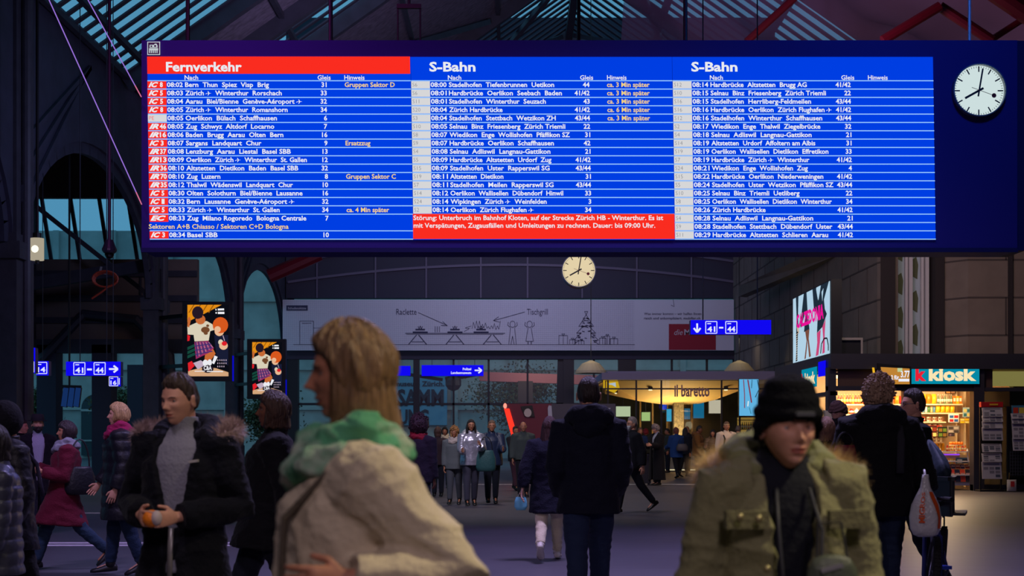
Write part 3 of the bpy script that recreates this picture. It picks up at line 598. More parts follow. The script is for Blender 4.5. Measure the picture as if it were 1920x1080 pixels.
k.build('picture', pal(*C), t)
# drawn insurance banner over the end wall glazing
DN = YE - .75; bf = lambda o: (lambda x, y: front(DN, o)(min(x, 1376), y))
t = thing('drawn_banner', 'long pale banner with doodled christmas scene over the glass end wall', 'banner', at(957, 657, DN))
k = MB(); rect(k, bf(0), 530, 562, 1385, 657); k.prism([bf(-.01)(x, y) for x, y in ((530, 562), (1385, 562), (1385, 657), (530, 657))], (0, .15, 0))
sheet_ = k.build('banner_sheet', M('banner white cloth', (206, 206, 214), rough=.8), t)
k = MB(); f = bf(.01)
for i in range(1, 176):
    x = 530 + i * 3.75
    if x < 1190: rect(k, f, x - .12, 563, x + .12, 657)
for i in range(1, 25): rect(k, f, 530, 562 + i * 3.8 - .12, 1190, 562 + i * 3.8 + .12)
k.build('squared_paper_lines', M('paper grid line', (160, 162, 180), rough=.8), sheet_)
k = MB(); f = bf(.02); L_ = lambda pts, w=1.0: line(k, f, pts, w)
text(k, 'Raclette', f, 743, 590, 16, 781, .0); text(k, 'Tischgrill', f, 988, 590, 16, 1027, .0); L_([(784, 586), (838, 610)]); L_([(830, 603), (839, 611), (827, 610)]); L_([(984, 585), (926, 601)]); L_([(935, 594), (925, 601), (937, 604)]); L_([(550, 646), (1190, 646)], .9)
L_([(760, 625), (947, 625)], 1.2); L_([(762, 627), (944, 627)], .8)
for cx in (783, 853, 923): L_([(cx - 17, 646), (cx - 2, 628)], 1.6); L_([(cx + 17, 646), (cx + 2, 628)], 1.6); L_([(cx - 11, 641), (cx + 11, 641)], 1.2)
for cx in (788, 853, 902): L_([(cx - 14, 623), (cx + 14, 623)], 3); L_([(cx - 9, 618), (cx + 9, 618)], 3); L_([(cx - 4, 612), (cx - 2, 617), (cx, 611), (cx + 2, 617), (cx + 4, 612)], 1.2)
L_([(816, 612), (816, 623)]); L_([(820, 612), (820, 623)]); L_([(824, 612), (824, 623)]); rnd = random.Random(5); L_([(885 + i * 2.8, 620 - (16 if i % 2 else 4) * rnd.uniform(.4, 1.2)) for i in range(20)], .8); L_([(870, 622), (880, 616), (872, 615), (884, 611)], .8)
for cx, dress in ((961, 0), (993, 1)):
    k_ = [(cx + 5 * math.cos(a), 608 + 6 * math.sin(a)) for a in [i * .5 for i in range(14)]]; L_(k_, .9); L_([(cx - 4, 614), (cx - 9, 610), (cx - 8, 604)]); L_([(cx + 4, 614), (cx + 9, 610), (cx + 8, 604)])
    L_([(cx - 3, 615), (cx - 7, 640 if dress else 646), (cx + 7, 640 if dress else 646), (cx + 3, 615)]) if dress else (L_([(cx - 4, 615), (cx - 7, 646)]), L_([(cx + 4, 615), (cx + 7, 646)]), L_([(cx, 630), (cx - 3, 646)]), L_([(cx, 630), (cx + 3, 646)]))
    if dress: L_([(cx - 3, 640), (cx - 3, 646)], 1.5); L_([(cx + 3, 640), (cx + 3, 646)], 1.5)
L_([(1099, 590), (1096, 584), (1102, 584), (1099, 590), (1090, 605), (1085, 612), (1094, 611), (1081, 625), (1090, 624), (1076, 638), (1086, 638), (1075, 646)]); L_([(1099, 590), (1108, 605), (1113, 612), (1104, 611), (1117, 625), (1108, 624), (1122, 638), (1112, 638), (1123, 646)])
for i in range(38): y = rnd.uniform(596, 642); w = (y - 586) * .4; x = 1099 + rnd.uniform(-w, w); L_([(x - 2.2, y), (x + 2.2, y + 1)], 1.5)
for x, w, h in ((1048, 16, 17), (1068, 11, 9), (1124, 12, 12), (1134, 9, 16), (1144, 14, 11), (1085, 10, 7)): L_([(x, 646), (x, 646 - h), (x + w, 646 - h), (x + w, 646), (x, 646)], .9); L_([(x + w / 2, 646), (x + w / 2, 646 - h), (x + w / 2 - 3, 643 - h), (x + w / 2 + 3, 643 - h), (x + w / 2, 646 - h)], .8)
L_([(562, 646), (562, 602), (588, 602), (588, 646), (562, 646)], .8); L_([(566, 606), (584, 606)], .8); L_([(588, 615), (694, 615), (694, 607), (704, 607)], .7); L_([(1262, 560), (1264, 575), (1258, 572)], .7)
text(k, 'Was immer kommt – wir helfen Ihnen', f, 1207.5, 590.5, 6.4, 1315, .005); text(k, 'rasch und unkompliziert. mobiliar.ch', f, 1207.5, 598.8, 6.4, 1313, .012); rect(k, f, 537, 572.5, 577, 582.5, 0)
k.build('drawing', M('banner ink', (58, 58, 84), rough=.8), sheet_)
k = MB(); rect(k, f, 1254, 607.5, 1342, 656); k.build('red_panel', M('banner wine red', (150, 22, 44), rough=.7), sheet_)
k = MB(); text(k, 'die', bf(.03), 1264, 628, 15, 1280, .0, .3); text(k, 'Mobiliar', bf(.03), 1283, 628, 15, 1336, .02); text(k, 'Schadenskizze', bf(.03), 540, 580, 6, 574, .01); k.build('lettering', M('banner pale print', (200, 190, 196), rough=.7), sheet_)

# ================================================================== SMALL HANGING THINGS
t = thing('wall_lantern', 'glowing white square lantern hanging beside the leftmost pillar', 'lamp', at(69, 491, 32))
a, b = at(57.5, 447, 32), at(82, 488, 32); c0 = (a + b) / 2; r = (b.x - a.x) / 2
MB().cyl((c0.x, 32, b.z), (c0.x, 32, a.z), r, 20).build('lamp_shade', E('lantern glass', (168, 158, 138), 1.0, True), t); MB().ell((c0.x, 32 - r - .01, c0.z - .01), .085, .02, .085, 12, 6).build('bulb_glow', E('lantern bulb', (255, 250, 230), 1.2), t)
MB().cyl((c0.x, 32, a.z), (c0.x, 32, a.z + .12), .1, 10).cyl((c0.x, 32, a.z + .1), (c0.x, 32, 11.5), .035, 8).cyl((c0.x, 32, b.z - .08), (c0.x, 32, b.z), .05, 10).build('lamp_stem', m_black, t)
t = thing('dome_camera', 'dark security dome camera on a long vertical pole left of the departure board', 'camera', at(205, 487, 23))
c0 = at(205, 466, 23); MB().cyl(c0 + Vector((0, 0, .05)), (c0.x, c0.y, 13.6), .028, 8).build('pole', M('dark grey pole', (62, 62, 76), rough=.45), t)
MB().cyl(c0 + Vector((0, 0, -.02)), c0 + Vector((0, 0, .14)), .12, 16, r2=.06).ell(c0 + Vector((0, 0, -.02)), .12, .12, .08, 16, 8).build('camera_housing', M('camera housing', (44, 48, 62), rough=.4), t); MB().ell(c0 + Vector((0, 0, -.09)), .075, .075, .08, 16, 8).build('smoked_dome', M('smoked dome', (8, 8, 10), rough=.08), t)
for px0, py0, px1, py1, d0, d1, lb in ((92, 0, 255, 360, 18.4, 19.2, 'longer purple glowing light line slanting down left of the departure board'), (165, 0, 253, 160, 18.4, 19.2, 'shorter purple glowing light line slanting down to the board\'s upper left corner')):
    p, q = at(px0, py0, d0), at(px1, py1, d1); p2 = p + (p - q) * ((roofz(max(p.x, XE)) - .2 - p.z) / (p.z - q.z) * .6)
    t = thing('light_line', lb, 'light', q); MB().cyl(p2, q, .007, 6).build('glowing_tube', E('violet tube', (150, 112, 214), 1.0, True), t); MB().cyl(q, q + (q - p).normalized() * .18, .008, 6).build('end_fitting', E('tube end', (226, 120, 160), .8), t)
t = thing('cable_coil', 'orange cable looped on a strut below the dome camera', 'cable', at(195, 545, 43)); k = MB()
for j in range(3): k.tube([at(197 + (24 - j * 2) * math.cos(a), 523 + (15 - j) * math.sin(a) + j, 43 + .1 * j) for a in [i * .4 for i in range(16)]], .03, 6, closed=True)
k.tube([at(205, 536, 43), at(190, 548, 43), at(172, 560, 43)], .03, 6); k.build('loops', M('orange cable', (168, 58, 36), rough=.5), t)
MB().beam(at(190, 500, 43.2), at(187, 512, 43.2), .05, .05).beam(at(186, 510, 43.2), at(200, 514, 43.2), .04, .04).build('hook', M('bright hook', (170, 170, 175), metal=.6, rough=.4), t)
t = thing('wall_lamp', 'small bright white lamp on the pillar left of the larger advertising screen', 'lamp', at(281.5, 590, 47.2)); a = at(281.5, 583, 47.2)
MB().box(a.x - .06, a.x + .06, a.y - .05, a.y + .05, a.z - .1, a.z + .1).build('lamp_glass', E('small lamp', (225, 225, 190), 1.2, True), t); MB().box(a.x - .08, a.x + .08, a.y + .05, a.y + .12, a.z - .12, a.z + .14).build('lamp_bracket', m_black, t)
for px, d, lb in ((1108, 66, 'pale cone pendant lamp above the man in the dark hooded jacket'), (1386, 66, 'pale cone pendant lamp above the cafe roof')):
    c0 = at(px, 700, d); t = thing('pendant_lamp', lb, 'lamp', c0)
    MB().tube([c0, c0 + Vector((0, 0, .12)), c0 + Vector((0, 0, .45)), c0 + Vector((0, 0, .6))], [.74, .70, .42, .06], 20).build('lamp_shade', M('cream lampshade', (190, 170, 128), rough=.7), t); MB().cyl(c0 + Vector((0, 0, .55)), (c0.x, c0.y, roofz(c0.x) + .05), .02, 6).build('cable', m_black, t)
    area_lamp('pendant_shade_fill', c0 + Vector((0, -.3, 1.6)), c0, .4, 5, (1, .85, .6))  # light added above the shade to brighten it from outside
# ================================================================== KIOSK
DK = 38.0
m_kf = M('kiosk frame', (44, 42, 54), rough=.5, bump=.1, bs=10); m_brown = M('brown kiosk panel', (74, 52, 46), rough=.6); m_warmwall = M('kiosk warm back wall', (206, 178, 146), rough=.7, var=.1, vs=3)
def kx(px, d=DK): return (px - 960) / F * d
def kz(py, d=DK): return CH + (HZ - py) / F * d
ki = thing('kiosk', 'lit station kiosk shop with dark frame behind the man with the bicycle', 'kiosk', (12.6, 41, 0))
k = MB(); k.box(8.5, 17.5, 37.9, 46, 3.25, 3.66); k.build('fascia', m_kf, ki)
k = MB()
for px0, px1 in ((1553, 1568), (1696, 1706), (1826, 1846)): k.box(kx(px0), kx(px1), DK, DK + .35, 0, 3.3)
k.box(kx(1553), kx(1706), DK + .02, DK + .3, 2.68, 2.80); k.box(kx(1696), kx(1930), DK + .02, DK + .3, 2.66, 2.76); k.box(kx(1826), 17.5, DK + .05, DK + .3, 0, .16)
k.box(8.5, 8.75, 43.4, 43.7, 0, 3.3); k.box(8.5, 8.75, 45.7, 46, 0, 3.3); k.box(8.5, 8.7, 38, 46, 2.55, 2.66)
k.build('door_frame', m_kf, ki)
k = MB(); k.box(kx(1574), kx(1696), DK + .1, DK + .2, 2.8, 3.25); k.box(kx(1700), kx(1864), DK + .12, DK + .2, 2.75, 3.25); k.build('upper_panel', m_brown, ki)
k = MB(); k.box(8.6, 17.5, 41.35, 41.5, 0, 3.3); k.box(8.6, 17.5, 38.3, 41.4, 3.2, 3.26); k.box(kx(1690), kx(1690) + .1, 39.2, 41.4, 0, 3.2); k.box(kx(1832, 41.3) - .1, kx(1832, 41.3), 38.3, 41.4, 0, 3.2); k.build('back_wall', m_warmwall, ki)
k = MB(); k.box(kx(1826) + .3, 17.4, DK + .2, DK + .23, .16, 2.66); k.build('side_window', GLASS('dark shop glass', (.25, .27, .28), .1), ki)
# lit turquoise signs
def ksign(name, f, fo, x0, y0, x1, y1, parts, label):
    pass
sg = MB(); f = front(DK, .06); rect(sg, f, 1708, 682, 1835, 720); s_ = sg.build('sign_panel', E('kiosk turquoise', (4, 136, 164), 1.0, True), ki)
sg = MB(); sg.box(kx(1707), kx(1836), DK - .055, DK + .05, kz(721), kz(681)); sg.build('sign_box', m_black, ki)
f = front(DK, .08); kt = MB(); text(kt, 'kiosk', f, 1740, 713, 33, 1829, .045); kt.build('sign_lettering', E('kiosk cream', (250, 228, 178)), s_)
kt = MB(); text(kt, 'k', f, 1715, 713, 33, 1735, .05); kt.build('red_letter', E('kiosk red', (232, 30, 52)), s_)
kl = lambda o: (lambda u, v: Vector((8.5 - o, 38.3 + (1 - u) * 5, 2.5 + (1 - v) * .9)))      # left side sign, seen at a slant; u 0 far .. 1 near
sg = MB(); rect(sg, kl(.03), .34, .0, .76, .62)
s2 = sg.build('side_sign_panel', E('kiosk turquoise', (4, 136, 164)), ki); kt = MB(); text(kt, 'kiosk', kl(.05), .45, .50, .5, .73, .045); kt.build('side_sign_lettering', E('kiosk cream', (250, 228, 178)), s2)
kt = MB(); text(kt, 'k', kl(.05), .36, .50, .5, .42, .045); kt.build('side_red_letter', E('kiosk red', (232, 30, 52)), s2)
sg = MB(); rect(sg, kl(.04), .80, -.12, .99, .34); sg.build('blue_side_panel', mSB, ki)
# small orange price screen
t = thing('price_screen', 'tilted orange price screen with white digits above the kiosk opening', 'screen', at(1672, 722, DK - .2))
g = front(DK, .22); MB().prism([g(1642, 682), g(1704, 688), g(1704, 722), g(1644, 722)], (0, .1, 0)).build('screen_casing', m_black, t)
k = MB(); g = front(DK, .24); k.poly([g(1647, 689), g(1701, 692), g(1701, 721), g(1652, 721)], 0); k.poly([g(1631, 690), g(1635, 690), g(1639, 714), g(1634, 714)], 2); g = front(DK, .255); text(k, '3.77', g, 1684, 708, 17, 1701, .03, mi=1); rect(k, g, 1678, 691, 1687, 698, 3); text(k, '2 für', g, 1666, 712, 11, 1681, .03, mi=1); rect(k, g, 1680, 711, 1700, 716, 1)
k.build('screen', [E('price orange', (190, 130, 52)), E('price white', (236, 240, 255)), E('price yellow', (236, 180, 40)), E('price green', (190, 205, 150))], t)
# interior lamps
for x0, x1, y in ((kx(1716), kx(1822), 39.2), (kx(1580), kx(1680), 39.2)):
    t = thing('ceiling_tube', 'warm lit tube lamp under the kiosk ceiling above the %s opening' % ('right' if x0 > 10.7 else 'left'), 'lamp', ((x0 + x1) / 2, y, 3.08))
    MB().cyl((x0, y, 3.1), (x1, y, 3.1), .05, 10).build('lit_tube', E('kiosk tube', (255, 214, 150), 3.0, True), t); MB().box(x0, x1, y - .08, y + .08, 3.14, 3.2).build('lamp_housing', m_kf, t)
    area_lamp('kiosk_tube_light', ((x0 + x1) / 2, y + .2, 2.95), ((x0 + x1) / 2, y + 1.4, 1.2), 1.2, 120, (1, .68, .34), 170)
area_lamp('kiosk_spill_light', (11.2, 37.7, 3.15), (10.6, 32.0, 0), .8, 80, (1, .70, .42), 150)  # added light without fixture, strengthens the kiosk's warm spill on the floor
area_lamp('kiosk_side_light', (9.4, 42.4, 2.9), (9.2, 42.6, 0), .8, 50, (1, .66, .28), 170)
# shelves: back unit with boards, counter, magazine rack
DS = 40.7
su = thing('shelf_unit', 'tall white kiosk shelf unit full of snacks and drinks', 'shelf', (kx(1765, DS), 41.0, 0))
def board_(px0, px1, py, dep=.42, d=DS, th=.035): return MB().box(kx(px0, d), kx(px1, d), d - .12, d - .12 + dep, kz(py, d) - th, kz(py, d))
m_shelf = M('cream shelf board', (226, 206, 172), rough=.5)
SH = [(1706, 1803, 757.5), (1703, 1803, 774), (1712, 1772, 790.5), (1716, 1768, 804), (1720, 1768, 815), (1722, 1768, 828.5), (1726, 1814, 846.5)]
for x0, x1, y in SH: board_(x0, x1, y).build('shelf_board', m_shelf, su)
k = MB()
for px in (1704, 1802, 1818): k.box(kx(px, DS) - .02, kx(px, DS) + .02, 41.1, 41.2, 0, 3.0)
k.build('upright', m_shelf, su)
ct = thing('counter', 'kiosk counter with pale front and a violet light strip', 'counter', (kx(1770, 39.4), 39.6, 0))
a = kz(853, 39.3); MB().box(kx(1735, 39.3), kx(1817, 39.3), 39.45, 40.2, a - .12, a).build('counter_top', M('pale counter', (205, 180, 150), rough=.4), ct)
MB().box(kx(1738, 39.3), kx(1812, 39.3), 39.55, 40.1, 0, a - .12).build('counter_front', M('pale counter', (205, 180, 150), rough=.4), ct); MB().box(kx(1770, 39.3), kx(1802, 39.3), 39.43, 39.45, a - .01, a + .03).build('light_strip', E('violet strip', (150, 70, 230), 1.0), ct)
mr = thing('magazine_rack', 'low slanted white magazine rack in the kiosk doorway', 'rack', (kx(1795, 38.7), 38.8, 0))
k = MB(); y0 = 38.55
for z, y in ((.42, 38.5), (.78, 38.8), (1.05, 39.05)): k.box(kx(1768, y), kx(1821, y), y, y + .3, z - .03, z)
k.box(kx(1768, 38.7), kx(1821, 38.7), 38.62, 39.3, .12, .4); k.build('rack_shelf', M('rack white', (200, 196, 205), rough=.5), mr); k = MB(); k.beam((kx(1769, 38.6), 38.55, 0), (kx(1769, 39), 39.3, 1.1), .03, .05).beam((kx(1820, 38.6), 38.55, 0), (kx(1820, 39), 39.3, 1.1), .03, .05); k.build('rack_side', M('rack white', (200, 196, 205), rough=.5), mr)
# goods: one mesh of each kind and colour, copies share it
def g_bag(w, h, dd):
    m = MB(); rings = []
    for i, (zz, q) in enumerate(((0, .25), (.05, .3), (.2, .85), (.5, 1), (.8, .85), (.94, .3), (1, .25))):
        rings.append([(w / 2 * (1 if zz in (0, 1) else .96) * math.copysign(abs(math.cos(a)) ** .6, math.cos(a)), dd / 2 * q * math.copysign(abs(math.sin(a)) ** .8, math.sin(a)), zz * h) for a in [2 * math.pi * j / 12 for j in range(12)]])
    return m.loft(rings)
def g_bottle(w, h, dd):
    m = MB(); r = w / 2
    m.tube([(0, 0, 0), (0, 0, .03 * h), (0, 0, .6 * h), (0, 0, .76 * h), (0, 0, .82 * h), (0, 0, .95 * h)], [r * .9, r, r, r * .45, r * .38, r * .38], 10); n = len(m.f); m.tube([(0, 0, .93 * h), (0, 0, h)], [r * .45, r * .45], 10, mi=1); m.tube([(0, 0, .2 * h), (0, 0, .5 * h)], [r * 1.03, r * 1.03], 10, mi=2); return m
def g_box(w, h, dd):
    m = MB(); m.box(-w / 2, w / 2, -dd / 2, dd / 2, 0, h); m.box(-w * .38, w * .38, -dd / 2 - .003, -dd / 2, h * .3, h * .75, 1); return m
def g_mag(w, h, dd):
    m = MB(); m.prism([(-w / 2, 0, 0), (w / 2, 0, 0), (w / 2, .1, h), (-w / 2, .1, h)], (0, .012, 0)); m.poly([(-w * .4, .045, h * .55), (w * .4, .045, h * .55), (w * .4, .093, h * .93), (-w * .4, .093, h * .93)][:4], 1)
    m.v[-4:] = [(p[0], p[1] + .05 * (p[2] / h) - .055 * 0 - .01 + (-.02), p[2]) for p in m.v[-4:]]; return m
def g_orange(w, h, dd): m = MB(); m.ell((0, 0, h / 2), w / 2, w / 2, h / 2, 10, 7); return m
GK = {'bag': g_bag, 'bottle': g_bottle, 'box': g_box, 'magazine': g_mag, 'orange': g_orange}
_gm = {}
def goods(kind, col, loc, w, h, dd, name, label, group, col2=(235, 225, 205)):
    key = (kind, col, round(w, 2), round(h, 2), col2)
    if key not in _gm:
        ms = [M('goods %d %d %d' % col, col, rough=.4), M('goods %d %d %d' % col2, col2, rough=.45), M('goods %d %d %d' % col2, col2, rough=.45)]
        _gm[key] = GK[kind](w, h, dd).build(name, ms if kind in ('bottle', 'box', 'magazine') else ms[:1], None, kind in ('bag', 'bottle', 'orange')); o = _gm[key]
        zmin = 0
    else:
        o = _gm[key].copy(); S.collection.objects.link(o); o.name = name
    o.location = loc; return tag(o, label, kind if kind != 'bag' else 'snack bag', group)
rg = random.Random(11)
def row(kind, px0, px1, py, n, hp, cols, name, label, group, d=DS, jit=.0, dd=.1, fill=.92, col2=(235, 225, 205)):
    w = (kx(px1, d) - kx(px0, d)) / n
    for i in range(n):
        hh = hp / F * d; col = cols[i % len(cols)]
        goods(kind, col, (kx(px0, d) + w * (i + .5), d + rg.uniform(-jit, jit), kz(py, d) + .002), w * fill, hh, dd, name, label, group, col2)
YE_, OR_, RD_, GN_, WH_, BL_, BR_ = (236, 176, 28), (226, 118, 22), (196, 36, 34), (60, 110, 60), (226, 220, 206), (60, 100, 160), (110, 66, 40)
row('bag', 1706, 1756, 757, 5, 18, [OR_, YE_, YE_], 'snack_bag', 'big orange and yellow snack bag on the kiosk\'s topmost shelf', 'big snack bags on the topmost kiosk shelf', dd=.2)
row('bottle', 1757, 1786, 757, 7, 17, [(90, 120, 80), (150, 150, 120), (120, 90, 60)], 'drink_bottle', 'slim glass bottle on the kiosk\'s topmost shelf', 'bottles on the topmost kiosk shelf')
row('box', 1786, 1803, 757, 3, 14, [OR_, YE_, OR_], 'carton', 'orange carton at the right end of the kiosk\'s topmost shelf', 'cartons on the topmost kiosk shelf')
row('bag', 1709, 1754, 773.5, 9, 11, [(80, 130, 170), WH_, GN_, (200, 170, 120)], 'snack_bag', 'small pale mixed snack bag on the kiosk\'s second shelf from the top', 'small snack bags on the second kiosk shelf')
row('bag', 1754, 1790, 773.5, 4, 13, [YE_], 'snack_bag', 'yellow snack bag on the kiosk\'s second shelf from the top', 'yellow snack bags on the second kiosk shelf', dd=.16)
row('box', 1716, 1734, 790, 7, 8, [RD_, (210, 90, 50)], 'cigarette_pack', 'small red pack on the kiosk\'s third shelf', 'red packs on the third kiosk shelf', dd=.05)
row('box', 1738, 1770, 790, 9, 8, [WH_, (180, 150, 130), BR_], 'cigarette_pack', 'small pale pack on the kiosk\'s third shelf', 'pale packs on the third kiosk shelf', dd=.05, col2=BR_)
row('box', 1718, 1766, 803.5, 14, 8, [(190, 150, 120), WH_, BR_], 'cigarette_pack', 'small beige pack on the kiosk\'s fourth shelf', 'packs on the fourth kiosk shelf', dd=.05, col2=RD_)
row('box', 1721, 1766, 814.5, 12, 7, [BR_, (170, 130, 110)], 'cigarette_pack', 'small brown pack on the kiosk\'s fifth shelf', 'packs on the fifth kiosk shelf', dd=.05)
row('box', 1724, 1766, 828, 10, 8, [(150, 120, 100), WH_], 'cigarette_pack', 'small greyish pack on the kiosk\'s sixth shelf', 'packs on the sixth kiosk shelf', dd=.05)
row('bottle', 1728, 1752, 846, 6, 13, [(150, 130, 90), GN_, (90, 100, 90)], 'drink_bottle', 'short bottle on the kiosk\'s lowest shelf', 'short bottles on the lowest kiosk shelf')
row('bag', 1753, 1771, 846, 3, 15, [YE_, (240, 200, 90)], 'snack_bag', 'yellow snack bag on the kiosk\'s lowest shelf', 'yellow bags on the lowest kiosk shelf')
row('bottle', 1774, 1812, 846, 8, 13, [RD_, OR_, YE_], 'drink_bottle', 'red or orange bottle at the right of the kiosk\'s lowest shelf', 'red bottles on the lowest kiosk shelf')
# posters, displays hung in front
def display(name, label, px0, py0, px1, py1, d, cols, cat, rows_=2):
    t = MB(); a, b = at(px0, py0, d), at(px1, py1, d); t.box(a.x, b.x, d, d + .05, b.z, a.z, 0)
    for j in range(rows_):
        for i in range(2): t.box(a.x + (b.x - a.x) * (.08 + .46 * i), a.x + (b.x - a.x) * (.46 + .46 * i), d - .006, d, b.z + (a.z - b.z) * (.08 + j * .9 / rows_), b.z + (a.z - b.z) * (.02 + (j + .8) * .9 / rows_), 1 + (i + j) % 2)
    return tag(t.build(name, [M('goods %d %d %d' % c, c, rough=.45) for c in cols]), label, cat)
display('poster', 'dark poster with a red scene hung on the kiosk shelf fronts', 1740, 798, 1757, 820, 40.3, [(60, 20, 16), (120, 40, 24), (200, 190, 120)], 'poster')
display('poster', 'dark green poster hung right of the red poster inside the kiosk', 1759, 800, 1776, 820, 40.3, [(26, 30, 22), (90, 120, 40), (120, 90, 40)], 'poster')
display('dispenser', 'white display with red tubs in the middle of the kiosk', 1779, 776, 1798, 792, 40.3, [(220, 220, 225), (190, 30, 34), (40, 90, 160)], 'display')
display('dispenser', 'display of yellow packets right of the red tubs in the kiosk', 1800, 784, 1818, 794, 40.3, [(160, 130, 60), (236, 190, 30), (220, 210, 120)], 'display')
display('poster', 'small blue poster hung at the right inside the kiosk', 1806, 764, 1820, 782, 40.5, [(150, 180, 190), (40, 110, 130), (220, 200, 120)], 'poster')
display('picture_frame', 'small framed picture near the kiosk ceiling', 1773, 727, 1792, 738, 41.0, [(50, 40, 36), (220, 150, 80), (160, 120, 90)], 'picture', 1)
display('dispenser', 'grey plastic dispenser beneath the red tubs in the kiosk', 1777, 798, 1799, 812, 40.2, [(120, 110, 105), (170, 165, 160), (60, 55, 55)], 'display')
display('dispenser', 'dark till display on the kiosk counter', 1779, 812, 1790, 818, 39.8, [(40, 34, 40), (110, 90, 110), (70, 60, 70)], 'display', 1)
t = thing('fruit_bowl', 'tray of oranges standing on the kiosk counter', 'tray', (kx(1793, 39.7), 39.7, kz(834, 39.7)))
a = Vector(t.location); MB().cyl(a + Vector((0, 0, -.02)), a, .2, 16).cyl(a + Vector((0, 0, -.28)), a, .03, 8).build('tray_stand', m_shelf, t)
for i in range(9):
    x, y = (-.14 + .07 * (i % 5), (.06 if i > 4 else -.06)); goods('orange', OR_, (a.x + x, a.y + y, a.z), .085, .085, .085, 'orange', 'orange lying on the tray on the kiosk counter', 'oranges on the counter tray')
row('box', 1748, 1790, 869, 12, 9, [YE_, (200, 190, 90), OR_], 'booklet', 'yellow booklet standing at the back of the low magazine rack', 'yellow booklets on the magazine rack', d=39.2)
display('poster', 'blue cover leaning at the right end of the yellow booklets', 1793, 858, 1816, 869, 39.2, [(70, 120, 150), (200, 210, 210), (60, 60, 70)], 'magazine', 1)
row('magazine', 1774, 1818, 879, 5, 8, [(130, 60, 50), (70, 50, 90)], 'magazine', 'magazine standing in the upper tier of the low kiosk rack', 'magazines in the upper rack tier', d=38.95)
row('magazine', 1771, 1820, 903.5, 5, 23, [(80, 50, 90), (196, 60, 54), (40, 40, 70), (210, 70, 50), (50, 46, 60)], 'magazine', 'large magazine standing in the lower tier of the low kiosk rack', 'magazines in the lower rack tier', d=38.6, col2=(150, 120, 130))
row('bottle', 1570, 1650, 757.5, 15, 18, [RD_, (210, 60, 30), OR_], 'drink_bottle', 'red bottle on the shelf in the kiosk\'s left opening', 'red bottles in the left kiosk opening', d=40.4, col2=(250, 200, 120))
row('bag', 1654, 1696, 757.5, 4, 15, [OR_, RD_], 'snack_bag', 'orange snack bag on the shelf in the kiosk\'s left opening', 'snack bags in the left kiosk opening', d=40.4, dd=.16)
row('bottle', 1572, 1690, 776, 12, 11, [WH_, YE_, RD_], 'drink_bottle', 'small pale bottle on the lower shelf in the kiosk\'s left opening', 'small bottles in the left kiosk opening', d=40.4)
s3 = thing('shelf_unit', 'cream shelf in the kiosk\'s left opening holding red bottles', 'shelf', (kx(1632, 40.4), 40.6, 0))
for y in (758, 776.5): MB().box(kx(1568, 40.4), kx(1700, 40.4), 40.25, 40.7, kz(y, 40.4) - .035, kz(y, 40.4)).build('shelf_board', m_shelf, s3)
k = MB().box(kx(1567, 40.4), kx(1569, 40.4), 40.6, 40.7, 0, 2.9).box(kx(1696, 40.4), kx(1698, 40.4), 40.6, 40.7, 0, 2.9).build('upright', m_shelf, s3)
t = thing('shop_lamp', 'glowing globe lamp in the side opening of the kiosk', 'lamp', (9.6, 42.8, 1.9)); MB().ell((9.6, 42.8, 2.1), .2, .2, .22, 14, 10).build('globe', E('globe glow', (255, 236, 190), 2.5, True), t); MB().cyl((9.6, 42.8, 2.3), (9.6, 42.8, 3.2), .02, 6).build('lamp_stem', m_black, t)
for i in range(6): goods('bottle', (YE_, OR_, GN_)[i % 3], (9.0 + .05 * (i % 2), 41.6 + i * .28, 1.4), .16, .5, .1, 'drink_bottle', 'large yellow or orange bottle in the side opening of the kiosk', 'bottles in the side opening')
MB().box(8.8, 9.3, 41.4, 43.3, 1.34, 1.4).box(8.85, 9.25, 41.5, 43.2, 0, 1.34).build('side_display_table', m_warmwall, ki)
tag(MB().prism([at(1546, 769, 37.8), at(1571, 775, 37.8), at(1571, 802, 37.8), at(1549, 800, 37.8)], (0, .19, 0)).build('notice_sheet', M('white notice', (190, 185, 180), rough=.7)), 'white paper notice fixed to the kiosk\'s left corner post', 'notice')
